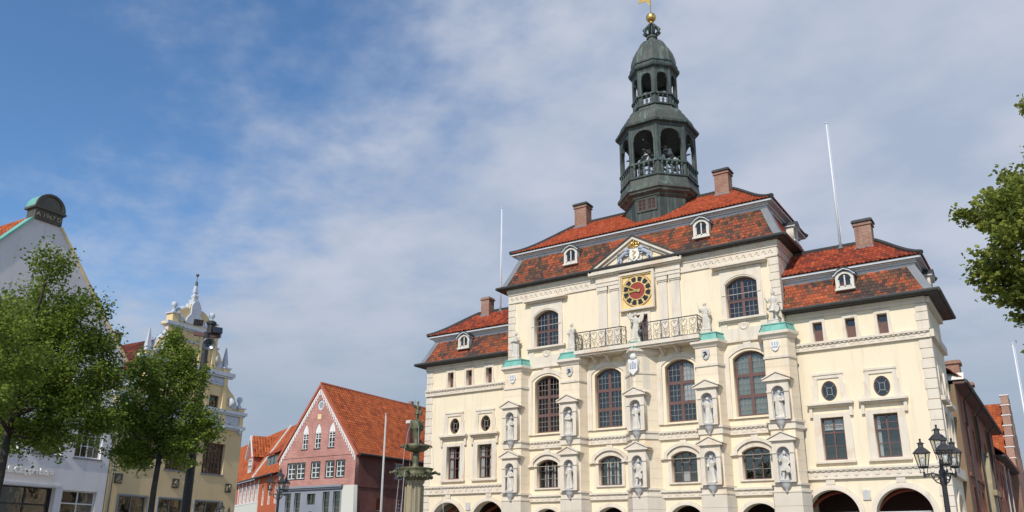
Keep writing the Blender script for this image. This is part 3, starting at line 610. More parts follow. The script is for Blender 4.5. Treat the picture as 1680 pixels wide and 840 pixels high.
# balcony -----------------------------------------------------
bal = MB(); bal.box(-3.05, 4.2, -1.02, -.001, 12.16, 12.36); bal.box(-2.98, 4.13, -.92, -.001, 12.06, 12.158); bal = bal.build('balcony', 'trim', TH)
for x in (-2.1, -1.3, 1.9, 2.7):
    MB().extr([(-.08, 11.68), (.08, 11.68), (.1, 12.05), (-.1, 12.05)], -.12, 0, T=Matrix.Translation((x, 0, 0))).build('bracket', 'trim', bal)
    MB().tube([(x, -.1, 11.72), (x, -.3, 11.8), (x, -.55, 11.95), (x, -.75, 12.03)], [.05, .07, .07, .05], 6).build('bracket_scroll', 'trim', bal)
def panel_mesh(w):
    m = MB(); r = .014
    def curl(p, q=1): m.tube([(x, 0, z) for x, z in p], r, 4)
    n = max(1, round(w / .5)); cw = w / n
    for i in range(n):
        c = (i + .5) * cw
        for s in (-1, 1):
            m.tube([(c + s * .02, 0, .52), (c + s * .12, 0, .6), (c + s * .19, 0, .74), (c + s * .17, 0, .88), (c + s * .09, 0, .9), (c + s * .05, 0, .83)], r, 4)
            m.tube([(c + s * .03, 0, .06), (c + s * .17, 0, .1), (c + s * .21, 0, .24), (c + s * .13, 0, .36), (c + s * .05, 0, .31), (c + s * .08, 0, .22)], r, 4)
            m.tube([(c + s * .2, 0, .42), (c + s * .12, 0, .5), (c + s * .2, 0, .6)], r * .8, 4)
        m.tube([(c + .085 * cos(t), 0, .45 + .075 * sin(t)) for t in (2 * pi * k / 10 for k in range(10))], r, 4, True)
        m.tube([(c, 0, .05), (c, 0, .38)], r, 4); m.ball((c, 0, .8), .035, 6, 4); m.ball((c, 0, .2), .03, 6, 4)
        m.tube([(c - .08, 0, .93), (c, 0, .88), (c + .08, 0, .93)], r, 4)
    m.tube([(0, 0, .04), (w, 0, .04)], .016, 4); return m.mesh('ironwork')
def railing(pts):
    for (a, c) in zip(pts[:-1], pts[1:]):
        a, c = Vector(a), Vector(c); Ld = (c - a).length; n = max(1, round(Ld / 1.0)); w = Ld / n; me = panel_mesh(w); ang = math.atan2(c.y - a.y, c.x - a.x)
        for i in range(n):
            p = a + (c - a) * (i / n); link('ironwork_panel', me, 'rail_iron', bal, (p.x, p.y, 12.36), ang)
            MB().box(-.02, .02, -.02, .02, 0, 1.04).build('railing_post', 'rail_iron', bal, (p.x, p.y, 12.36))
        MB().tube([(a.x, a.y, 13.38), (c.x, c.y, 13.38)], .03, 5).build('hand_rail', 'rail_iron', bal)
    MB().box(-.02, .02, -.02, .02, 0, 1.04).build('railing_post', 'rail_iron', bal, (pts[-1][0], pts[-1][1], 12.36))
railing([(-3.0, -.15, 0), (-3.0, -.95, 0), (-.15, -.95, 0), (.0, -.7, 0)]); railing([(1.02, -.72, 0), (1.15, -.95, 0), (4.14, -.95, 0), (4.14, -.15, 0)])
lm = MB(); lm.ball((.82, -.6, 13.0), .17, 12, 8); lm.tube([(.82, -.6, 12.36), (.82, -.6, 12.85)], .025, 6); lm.build('iron_ball', 'rail_iron', bal, smooth=True)

# pillars -------------------------------------------------------
def plan(x, kind, g=0.):
    if kind == 'prow': return [(x - .97 - g, 0), (x - .08, -.92 - g * 1.3), (x + .08, -.92 - g * 1.3), (x + .97 + g, 0)]
    if kind == 'flat': return [(x - .97 - g, 0), (x - .36 - g * .5, -.66 - g), (x + .36 + g * .5, -.66 - g), (x + .97 + g, 0)]
    return [(x - .78 - g, 0), (x - .57 - g * .7, -.62 - g), (x + .57 + g * .7, -.62 - g), (x + .78 + g, 0)]
for i, x in enumerate(PIL):
    pr = i == 2; kl = 'flat' if pr else 'std'; kh = 'prow' if pr else 'std'
    po = MB().prism([(x + (a - x) * .985, y * .985) for a, y in plan(x, kl, 0)], .15, 12.0).build('pillar', 'pedestal_stone', TH)
    b = MB(); b.prism(plan(x, kl, .13), 4.42, 4.5); b.prism(plan(x, kl, .06), 4.5, 4.74); b.prism(plan(x, kl, .14), 4.74, 4.84); b.build('pillar_band', 'trim', po)
    b = MB(); b.prism(plan(x, kl, .08), 7.32, 7.62); b.prism(plan(x, kl, .15), 7.62, 7.72); b.build('pillar_band', 'trim', po)
    b = MB(); b.prism(plan(x, kh, .06), 10.72, 10.84); b.build('pillar_ring', 'trim', po)
    b = MB(); b.loft([[(a, y, z) for a, y in plan(x, kh, g)] for g, z in ((.04, 11.7), (.10, 11.8), (.2, 11.9), (.23, 11.901), (.23, 12.04))]); b.build('pillar_capital', 'trim', po)
    for z0, z1, kd, g, n, mt in ((.15, 4.418, kl, .10, 7, 'pedestal_stone'), (4.842, 7.318, kl, 0, 5, 'stone_course'), (7.722, 9.9, kl, 0, 4, 'stone_course'), (9.9, 10.718, kh, 0, 2, 'stone_course'), (10.842, 11.698, kh, 0, 2, 'stone_course')):
        h = (z1 - z0) / n; pl = plan(x, kd, g)
        for q in range(n): MB().prism([(px_ + (0 if py == 0 else 0), py) for px_, py in pl], z0 + q * h + .004, z0 + (q + 1) * h - .006).build('stone_course', mt, po)
    c0, c1 = plan(x, kh, .16), plan(x, kh, .06)
    cp = MB(); cp.loft([[(a, y, 12.042) for a, y in c0], [(a, y, 12.12) for a, y in plan(x, kh, .10)], [(a, y, 12.25) for a, y in plan(x, kh, .05)], [(a, y, 12.40) for a, y in plan(x, kh, .0)], [(a, y, 12.405) for a, y in plan(x, kh, .04)], [(a, y, 12.46) for a, y in plan(x, kh, .04)]]); cp.build('copper_cap', 'copper_green', po)
    sm = MB()
    for a, y in c1[1:3]: sm.tube([(x + (a - x) * 1.14, y - .10, 12.05), (x + (a - x) * 1.03, y + .02, 12.25), (x + (a - x) * .95, y + .06, 12.41)], .02, 4)
    sm.build('cap_seams', 'gutter', po)
    # coat of arms under the cap
    sy = -.64 if not pr else -.96
    if pr:
        sh = link('heraldic_shield', plate([(x - .27, 11.5), (x - .1, 11.44), (x + .1, 11.44), (x + .27, 11.5), (x + .24, 11.1), (x + .26, 10.9), (x, 10.62), (x - .26, 10.9), (x - .24, 11.1)], [], sy - .08, sy + .14), 'white_stone', TH)
        for q in range(3): MB().box(x - .17 + q * .13, x - .09 + q * .13, sy - .12, sy - .08, 10.98, 11.28 + (.08 if q == 1 else 0)).build('shield_tower', 'lion_blue', sh)
        MB().lathe([(.1, 11.46), (.17, 11.55), (.2, 11.66), (.13, 11.76), (.14, 11.8)], 10, (x, sy - .02), sy=.7).build('helmet', 'white_stone', sh, smooth=True); MB().ball((x, sy - .1, 11.86), .06).build('crest', 'gold', sh)
    else:
        sh = link('heraldic_shield', plate([(x - .2, 11.58), (x + .2, 11.58), (x + .2, 11.3), (x + .12, 11.13), (x, 11.06), (x - .12, 11.13), (x - .2, 11.3)], [], sy - .06, sy + .02), 'white_stone' if i in (0, 4) else 'console_grey', TH)
        g = MB()
        if i in (0, 4):
            for q in range(3): g.box(x - .15 + q * .12, x - .09 + q * .12, sy - .08, sy - .06, 11.36, 11.52)
            g.box(x - .14, x + .14, sy - .08, sy - .06, 11.24, 11.3)
        else: g.tube([(x - .1, sy - .08, 11.2), (x, sy - .09, 11.35), (x + .08, sy - .08, 11.28), (x + .02, sy - .09, 11.45), (x - .1, sy - .08, 11.42)], .03, 5)
        g.build('shield_charge', 'lion_blue' if i in (0, 4) else 'clock_black', sh)
    # two niches, one above the other
    fy = -.62 if not pr else -.66
    for z0, zt, apex in ((7.74, 9.33, 9.95), (4.86, 6.47, 7.12)):
        hw, yo = .5, fy - .3; zb = apex - .38; nz0 = z0 + .07
        ae = link('niche', plate(rect(x - hw, x + hw, z0, zb), [arch(x, .29, nz0, zt - .29, zt, 12)], yo, fy + .05), 'trim', TH)
        link('niche_back', plate(rect(x - .4, x + .4, nz0 - .05, zt + .05), [], fy - .006, fy + .03), 'niche_blue', ae)
        g = MB(); g.extr([(x - .62, zb), (x + .62, zb), (x + .62, zb + .07), (x, apex), (x - .62, zb + .07)], yo - .1, fy + .2); g.build('niche_pediment', 'trim', ae)
        g = MB(); g.extr([(x - .68, zb + .075), (x - .68, zb + .13), (x, apex + .075), (x + .68, zb + .13), (x + .68, zb + .075), (x, apex + .01)], yo - .16, fy + .2); g.box(x - .66, x + .66, yo - .14, yo - .101, zb, zb + .05); g.build('pediment_cornice', 'trim', ae)
        for s in (-1, 1): box('impost', 'trim', ae, x + s * .41 - .12, x + s * .41 + .12, yo - .045, yo - .001, zt - .3, zt - .22)
        link('niche_arch', plate(arch(x, .38, zt - .30, zt - .29, zt + .09, 12), [arch(x, .292, zt - .31, zt - .29, zt + .002, 12)], yo - .03, yo - .001), 'trim', ae)
        g = MB(); g.lathe([(.02, z0 - .46), (.06, z0 - .42), (.045, z0 - .37), (.12, z0 - .28), (.21, z0 - .12), (.22, z0 - .03), (.27, z0), (.27, z0 + .06)], 14, (x, yo + .12), sy=1.0); g.lathe([(.27, z0 + .062), (.26, nz0)], 14, (x, yo + .16), sy=.7); g.build('console', 'console_grey', ae, smooth=True)

# roofs ----------------------------------------------------------
def mansard(x0, x1, y0, y1, z0, inset, z1, over, ezz, ridge_z, ridge_x0, ridge_x1, sides, pal_up, sag, tw=.21, deep=0.):
    """lower steep slope from the gutter (x0..x1, y0..y1, z0) to (inset) at z1, cornice to ezz, upper hipped roof to the ridge"""
    X0, X1, Y0, Y1 = x0 + inset, x1 - inset, y0 + inset * .95, y1 - inset * .95
    if 'L' not in sides: X0 = x0
    if 'R' not in sides: X1 = x1
    fl = .12
    L_ = sqrt(inset ** 2 + (z1 - z0) ** 2)
    tiles(TH, edge((x0, y0, z0), (X0, Y0, z1), fl), edge((x1, y0, z0), (X1, Y0, z1), fl), L_, PAL_MANSARD, .19, .19, 'flat', 'mansard_tile', 'mansard_tiles', .55)
    if 'R' in sides: tiles(TH, edge((x1, y0, z0), (X1, Y0, z1), fl), edge((x1, y1, z0), (X1, Y1, z1), fl), L_, PAL_RED, .19, .19, 'flat', 'mansard_tile', 'mansard_tiles', .3)
    if 'L' in sides: tiles(TH, edge((x0, y1, z0), (X0, Y1, z1), fl), edge((x0, y0, z0), (X0, Y0, z1), fl), L_, PAL_RED, .19, .19, 'flat', 'mansard_tile', 'mansard_tiles', .3)
    tiles(TH, edge((x1, y1, z0), (X1, Y1, z1), fl), edge((x0, y1, z0), (X0, Y1, z1), fl), L_, PAL_RED, .26, .26, 'flat', 'mansard_tile', 'mansard_tiles', .3)
    # zinc strips on the hips, gutter at the foot
    for sd, a, c, sg in (('L', (x0, y0, z0), (X0, Y0, z1), 1), ('R', (x1, y0, z0), (X1, Y0, z1), -1)):
        if sd not in sides: continue
        f = edge(a, c, fl); m = MB(); pts = [Vector(f(i / 8)) for i in range(9)]
        m.loft([[p + Vector((sg * .02 - sg * .03, -.035, .0)), p + Vector((sg * .36, -.035, 0)), p + Vector((sg * .36, .02, 0)), p + Vector((-sg * .03, .36, 0)), p + Vector((-sg * .05, .36, .0))] for p in pts]); m.build('hip_flashing', 'zinc', TH)
    g = MB(); q = .16
    g.tube([(x0 - (q if 'L' in sides else 0), y0 - q, z0), (x1 + (q if 'R' in sides else 0), y0 - q, z0)], .09, 8)
    if 'R' in sides: g.tube([(x1 + q, y0 - q, z0), (x1 + q, y1 + q, z0)], .09, 8)
    if 'L' in sides: g.tube([(x0 - q, y0 - q, z0), (x0 - q, y1 + q, z0)], .09, 8)
    g.tube([(x0, y1 + q, z0), (x1, y1 + q, z0)], .09, 8); g.build('gutter', 'gutter', TH)
    so_ = MB(); so_.prism([(x0 - .1 * ('L' in sides), y0 - .1), (x1 + .1 * ('R' in sides), y0 - .1), (x1 + .1 * ('R' in sides), y1 + .1), (x0 - .1 * ('L' in sides), y1 + .1)], z0 - .1, z0 - .03); so_.build('soffit', 'wood_frame' if False else 'gutter', TH)
    # cornice
    eL = over if 'L' in sides else 0; eR = over if 'R' in sides else 0
    c = MB(); hgt = ezz - z1
    for k, (e, za, zb) in enumerate(((.02, z1 - .06, z1 + .10), (.10, z1 + .102, z1 + hgt * .62), (over - .06, z1 + hgt * .62 + .002, ezz - .03))):
        c.prism([(X0 - e * bool(eL), Y0 - e), (X1 + e * bool(eR), Y0 - e), (X1 + e * bool(eR), Y1 + e), (X0 - e * bool(eL), Y1 + e)], za, zb)
    co_ = c.build('roof_cornice', 'cornice_white', TH); g = MB(); g.box(X0 - .1, X1 + .1, Y0 - .2, Y0 - .1, z1 + hgt * .5, z1 + hgt * .61); g.build('lit_fillet', 'white_paint', co_)  # white strip: the cornice's sunlit line put into its colour
    # upper roof, tiles carried right under the ridge
    a0, b0, c0, d0 = (X0 - eL, Y0 - over, ezz), (X1 + eR, Y0 - over, ezz), (X1 + eR, Y1 + over, ezz), (X0 - eL, Y1 + over, ezz); ym = (Y0 + Y1) / 2
    r0, r1 = (ridge_x0, ym, ridge_z), (ridge_x1, ym, ridge_z); Lu = sqrt((ym - Y0 + over) ** 2 + (ridge_z - ezz) ** 2)
    tiles(TH, edge(a0, r0, sag), edge(b0, r1, sag), Lu, pal_up, .25, tw, 'pan', 'pantile', 'roof_tiles')
    tiles(TH, edge(c0, r1, sag), edge(d0, r0, sag), Lu, pal_up, .3, .25, 'pan', 'pantile', 'roof_tiles')
    rc = MB()
    for ok_, p, q_, r in (('R' in sides, b0, c0, r1), ('L' in sides, d0, a0, r0)):
        if not ok_: continue
        tiles(TH, edge(p, r, sag), edge(q_, r, sag), Lu, pal_up, .25, tw, 'pan', 'pantile', 'roof_tiles')
        for e in (p, q_): f = edge(e, r, sag); rc.tube([tuple(Vector(f(i / 8)) + Vector((0, 0, .04))) for i in range(9)], .12, 6)
    rc.tube([(r0[0], ym, ridge_z + .04), (r1[0], ym, ridge_z + .04)], .13, 6); rc.build('ridge_capping', 'zinc' if False else 'gutter', TH)
    return X0, X1, Y0, Y1
mansard(XL - .5, XR + .42, -.3, 7.3, 17.06, .85, 19.02, .42, 19.42, 21.85, -5.1, 5.15, 'LR', PAL_RED, .30)
mansard(XR + .02, 15.0, -.05, 5.3, 13.12, .75, 14.66, .4, 15.06, 16.85, XR + .02, 12.45, 'R', PAL_DULL, .18)
mansard(-15.0, XL - .02, -.05, 5.3, 13.12, .75, 14.66, .4, 15.06, 16.75, -12.3, XL - .02, 'L', PAL_DULL, .18)
# dormers
def dormer(x, y, z, w, h, rotz=0):
    hw = w / 2; T = Matrix.Translation((x, y, z)) @ Matrix.Rotation(rotz, 4, 'Z')
    o = link('dormer', plate(arch(0, hw, 0, h - .28, h - .12, 10), [arch(0, hw - .12, .15, h - .46, h - .22, 10)], -.1, 1.0), 'dormer_cream', TH); o.matrix_world = T
    b = MB(); b.box(-hw - .04, hw + .04, -.16, -.101, .0, .1); b.build('dormer_sill', 'dormer_cream', o)
    pr = [(-hw - .10, h - .34), (-hw - .02, h - .3), (-hw * .6, h - .12), (0, h - .02), (hw * .6, h - .12), (hw + .02, h - .3), (hw + .10, h - .34)]
    m = MB(); m.extr(pr + [(a, c + .07) for a, c in reversed(pr)], -.22, 1.2); m.build('dormer_roof', 'cornice_white', o)
    m = MB(); m.extr([(a * 1.03, c + .072) for a, c in pr] + [(a * 1.03, c + .12) for a, c in reversed(pr)], -.25, 1.25); m.build('roof_covering', 'gutter', o)
    xh = hw - .12; fr = .05
    pl = link('pane', plate(arch(0, xh, .15, h - .46, h - .22, 10), [], .0, .01), 'glass', o)
    g = MB(); g.box(-.03, .03, -.05, -.002, .18, h - .28); g.box(-xh, -xh + .05, -.05, -.002, .18, h - .5); g.box(xh - .05, xh, -.05, -.002, .18, h - .5); g.box(-xh, xh, -.05, -.002, .18, .23); g.build('dormer_casement', 'dormer_cream', o)
    box('dormer_interior', 'unlit_interior', o, -xh, xh, .3, .34, .1, h - .3)
    return o
for x in (-3.70, 4.33): dormer(x, .0, 17.84, .88, 1.16)
dormer(XR + .1, 3.4, 17.84, .88, 1.16, pi / 2)
for x in (-11.58, 11.2): dormer(x, .25, 13.82, .84, 1.04)
dormer(14.55, 2.7, 13.82, .84, 1.04, pi / 2)
# chimneys
def chimney(x, y, z0, z1, w, dep, cap=True):
    o = MB().box(x - w / 2, x + w / 2, y - dep / 2, y + dep / 2, z0, z1 - .12).build('chimney', 'chimney_brick', TH)
    b = MB(); b.box(x - w / 2 - .06, x + w / 2 + .06, y - dep / 2 - .06, y + dep / 2 + .06, z1 - .3, z1 - .2); b.build('brick_collar', 'chimney_brick', o)
    if cap:
        b = MB(); b.box(x - w / 2 - .1, x + w / 2 + .1, y - dep / 2 - .1, y + dep / 2 + .1, z1 - .12, z1 - .02); b.box(x - w / 2 - .05, x + w / 2 + .05, y - dep / 2 - .05, y + dep / 2 + .05, z1 - .02, z1 + .03); b.build('chimney_cap', 'gutter', o)
    b = MB(); b.box(x - w / 2 - .05, x + w / 2 + .05, y - dep / 2 - .07, y - dep / 2 - .002, z0 + .25, z0 + .52); b.build('flashing', 'zinc', o)
chimney(-4.65, 3.3, 21.0, 23.08, .85, .7); chimney(4.62, 3.3, 21.0, 23.05, .82, .7)
chimney(11.95, 2.5, 16.0, 17.98, .8, .65); chimney(-11.45, 2.5, 16.0, 17.85, .62, .6, False)

# bell tower ------------------------------------------------------
TX, TY = .62, 3.35
tw_ = MB()
def octo(R, ph=pi / 8): return [(R * cos(ph + k * pi / 4), R * sin(ph + k * pi / 4)) for k in range(8)]
def oring(mb, prof): mb.loft([[(x, y, z) for x, y in octo(R)] for R, z in prof]); return mb
tower = oring(MB(), [(2.05, 19.3), (2.05, 21.72)]).build('bell_tower', 'copper_dark', TH, (TX, TY, 0))
se = MB()
for k in range(8):
    a0, a1 = pi / 8 + k * pi / 4, pi / 8 + (k + 1) * pi / 4
    for q in range(5):
        p = lerp((2.06 * cos(a0), 2.06 * sin(a0)), (2.06 * cos(a1), 2.06 * sin(a1)), q / 5 + .02); se.tube([(p[0], p[1], 19.3), (p[0], p[1], 21.7)], .02, 4)
tag(se.build('sheet_seams', 'copper_dark', tower), kind='stuff')
oring(MB(), [(2.1, 21.6), (2.2, 21.7), (2.2, 21.78), (2.42, 21.9), (2.45, 22.02), (2.55, 22.06), (2.55, 22.16), (2.5, 22.2), (2.36, 22.45), (2.3, 22.84), (2.3, 22.9)]).build('lower_cornice', 'copper_roof', tower)
def face_T(k, R): # matrix for face k: local x along the face, local -y outward
    a = k * pi / 4; ap = R * cos(pi / 8); return Matrix.Rotation(a + pi / 2, 4, 'Z') @ Matrix.Translation((0, -ap, 0)) if True else None
# louvred window in the base
wT = Matrix.Rotation(0, 4, 'Z') @ Matrix.Translation((0, -2.05 * cos(pi / 8), 0))
fw_ = link('tower_window', plate(rect(-.64, .64, 20.78, 21.62), [rect(-.56, -.05, 20.86, 21.54), rect(.05, .56, 20.86, 21.54)], -.07, .0), 'copper_dark', tower); fw_.matrix_local = wT
for s in (-1, 1): 
    o = link('tower_window_casement', plate(rect(s * .305 - .255, s * .305 + .255, 20.86, 21.54), [rect(s * .305 + a, s * .305 + a + .2, z, z + .19) for a in (-.22, .02) for z in (20.9, 21.12, 21.33)], -.05, -.02), 'wood_frame', tower); o.matrix_local = wT
    o = link('pane', plate(rect(s * .305 - .25, s * .305 + .25, 20.87, 21.53), [], -.03, -.02), 'unlit_interior', tower); o.matrix_local = wT
def stage(z0, zr, zt, zc0, R, Rr, aw, colw, nbal):
    fw2 = 2 * R * sin(pi / 8)
    for k in range(8):
        T = Matrix.Rotation(k * pi / 4, 4, 'Z') @ Matrix.Translation((0, -R * cos(pi / 8), 0))
        hw = fw2 / 2 - colw
        # arched screen between the corner piers
        s0 = zt - hw * .75
        o = link('arch_screen', plate(rect(-fw2 / 2, fw2 / 2, z0, zc0), [[(-hw, zr - .1), (hw, zr - .1), (hw, s0 - .12), (hw * .93, s0 - .12), (hw * .93, s0)] + [(hw * .93 * cos(pi * i / 10), s0 + (zt - s0) * sin(pi * i / 10)) for i in range(1, 10)] + [(-hw * .93, s0), (-hw * .93, s0 - .12), (-hw, s0 - .12)]] + [rect(-hw, hw, z0 + .05, zr - .2)], -.06, .12), 'copper_dark', tower); o.matrix_local = T
        a = pi / 8 + k * pi / 4 
        p = MB(); p.prism(octo(colw * .62), z0, zc0); p = p.build('corner_pier', 'copper_dark', tower, ((R - .02) * cos(a), (R - .02) * sin(a), 0))
        # balustrade
        T2 = Matrix.Rotation(k * pi / 4, 4, 'Z') @ Matrix.Translation((0, -Rr * cos(pi / 8), 0)); fb = 2 * Rr * sin(pi / 8)
        for za_, zb_, d_2 in ((zr - .12, zr, .09), (z0, z0 + .1, .08)): o = box('balustrade_rail', 'copper_dark', tower, -fb / 2, fb / 2, -d_2, d_2, za_, zb_); o.matrix_local = T2
        for q in range(nbal):
            x = -fb / 2 + (q + .5 + .35) * fb / (nbal + .7); h = zr - .12 - z0 - .1
            o = link('baluster', BAL[nbal], 'copper_dark', tower); o.matrix_local = T2 @ Matrix.Translation((x, 0, z0 + .1)) @ Matrix.Scale(h, 4, (0, 0, 1))
def bal_mesh(r): return MB().lathe([(r, 0), (r, .1), (r * .55, .16), (r * 1.15, .34), (r * 1.1, .44), (r * .5, .62), (r * .62, .78), (r, .84), (r, 1)], 8).mesh('baluster', True)
BAL = {5: bal_mesh(.085), 3: bal_mesh(.075)}
stage(22.88, 23.88, 25.98, 26.14, 2.22, 2.30, .0, .2, 5)
oring(MB(), [(2.2, 26.1), (2.32, 26.16), (2.36, 26.28), (2.56, 26.36), (2.58, 26.5), (2.5, 26.56), (2.36, 26.62)]).build('middle_cornice', 'copper_dark', tower)
oring(MB(), [(2.36, 26.56), (2.3, 26.72), (2.26, 26.95), (2.14, 27.25), (1.92, 27.52), (1.62, 27.72), (1.44, 27.86), (1.38, 28.06)]).build('lower_dome', 'copper_roof', tower)
stage(28.06, 28.86, 30.34, 30.5, 1.32, 1.40, .0, .17, 3)
oring(MB(), [(1.3, 30.44), (1.4, 30.52), (1.42, 30.62), (1.58, 30.72), (1.62, 30.82), (1.62, 30.94), (1.45, 30.98), (1.45, 31.1), (1.52, 31.16), (1.5, 31.28), (1.42, 31.32)]).build('upper_cornice', 'copper_dark', tower)
oring(MB(), [(1.44, 31.3), (1.42, 31.5), (1.36, 31.85), (1.22, 32.3), (1.0, 32.7), (.72, 33.05), (.42, 33.26), (.3, 33.34), (.28, 33.5), (.36, 33.54), (.36, 33.6)]).build('upper_dome', 'copper_roof', tower)
def seams(prof, nm):
    m = MB()
    for k in range(8):
        for q in (0, .33, .66):
            a0, a1 = pi / 8 + k * pi / 4, pi / 8 + (k + 1) * pi / 4; m.tube([((R + .012) * ((1 - q) * cos(a0) + q * cos(a1)), (R + .012) * ((1 - q) * sin(a0) + q * sin(a1)), z) for R, z in prof], .022 if q == 0 else .013, 4)
    tag(m.build(nm, 'copper_roof', tower), kind='stuff')
seams([(2.36, 26.6), (2.3, 26.72), (2.26, 26.95), (2.14, 27.25), (1.92, 27.52), (1.62, 27.72), (1.44, 27.86)], 'dome_seams'); seams([(1.42, 31.5), (1.36, 31.85), (1.22, 32.3), (1.0, 32.7), (.72, 33.05), (.42, 33.26)], 'dome_seams'); seams([(2.54, 22.18), (2.36, 22.45), (2.3, 22.84)], 'skirt_seams')
m = MB(); m.lathe([(.3, 33.6), (.34, 33.66), (.26, 33.74)], 12)
for k in range(8):
    a = k * pi / 4; m.tube([(.24 * cos(a), .24 * sin(a), 33.72), (.5 * cos(a), .5 * sin(a), 34.0), (.5 * cos(a), .5 * sin(a), 34.16), (.3 * cos(a), .3 * sin(a), 34.42), (.06 * cos(a), .06 * sin(a), 34.72)], [.06, .075, .07, .055, .05], 6); m.ball((.56 * cos(a), .56 * sin(a), 34.08), .07, 6, 5)
m.tube([(0, 0, 33.6), (0, 0, 35)], .09, 8); m.build('crown_finial', 'copper_dark', tower, smooth=True)
m = MB(); m.ball((0, 0, 35.14), .33, 18, 12); m.lathe([(.12, 34.72), (.1, 34.85)], 10); m.build('gilded_ball', 'gold', tower, smooth=True)
m = MB(); m.tube([(0, 0, 35.4), (0, 0, 37.4)], .035, 6); m.build('vane_rod', 'gold', tower); MB().extr([(-.9, 36.6), (-.3, 36.5), (-.05, 36.1), (.02, 36.1), (.02, 37.1), (-.2, 37.0), (-.6, 37.05)], -.015, .015).build('weather_vane', 'gold', tower)
for r_, z_ in ((2.1, 22.9), (1.2, 28.08), (2.1, 26.0)): MB().prism(octo(r_), z_, z_ + .045).build('stage_floor', 'copper_dark', tower)
bm_ = MB().lathe([(.02, .42), (.08, .42), (.11, .36), (.13, .2), (.2, .03), (.21, 0), (.17, 0)], 12).mesh('bell', True)
for z, rr, n in ((24.9, .9, 7), (24.25, 1.15, 8), (25.35, .5, 4)):
    for q in range(n): a = 2 * pi * q / n + z; link('bell', bm_, 'pole_grey' if (q % 4 == 0) else 'copper_dark', tower, (rr * cos(a), rr * sin(a), z))
m = MB()
for z, rr in ((25.34, .9), (24.69, 1.15), (25.79, .5)): m.tube([(rr * cos(2 * pi * q / 16), rr * sin(2 * pi * q / 16), z) for q in range(16)], .04, 5, True)
m.tube([(0, 0, 22.9), (0, 0, 26)], .1, 6)
for z in (24.7, 25.35): m.tube([(-2.1, 0, z), (2.1, 0, z)], .05, 5); m.tube([(0, -2.1, z), (0, 2.1, z)], .05, 5)
m.build('bell_frame', 'copper_dark', tower)
# ---------------------------------------------------------------- flagpoles on the wings and in the square
def flagpole(x, y, z0, z1, r, label, mat='pole_white', base=True, tilt=None):
    o = thing('flagpole', label, 'flagpole', (x, y, z0)); H = z1 - z0
    MB().tube([(0, 0, 0), (0, 0, H * .5), (0, 0, H)], [r, r * .9, r * .55], 8).build('pole', mat, o, smooth=True); MB().ball((0, 0, H + r * .6), r * 1.2, 8, 6, (1, 1, .6)).build('truck', mat, o, smooth=True)
    MB().tube([(r * 1.6, 0, .9), (r * 1.3, -.02, H - .1)], .006, 4).build('halyard', 'curtain', o)
    if base: MB().lathe([(r * 3, 0), (r * 3, .05), (r * 1.5, .12), (r * 1.4, .3)], 10).build('foot', 'zinc', o)
    return o
flagpole(10.76, 2.5, 16.72, 23.95, .06, 'white flagpole on the ridge of the town hall wing nearer the street lamp')
flagpole(-10.42, 2.5, 16.62, 23.9, .055, 'white flagpole on the ridge of the town hall wing beside the fountain')
flagpole(-8.14, -10.41, 0, 7.95, .048, 'tall bare flagpole standing free in front of the pink brick house', 'pole_grey')
flagpole(17.9, -10.0, 0, 8.1, .035, 'thin flagpole at the right end of the square beyond the brick street')

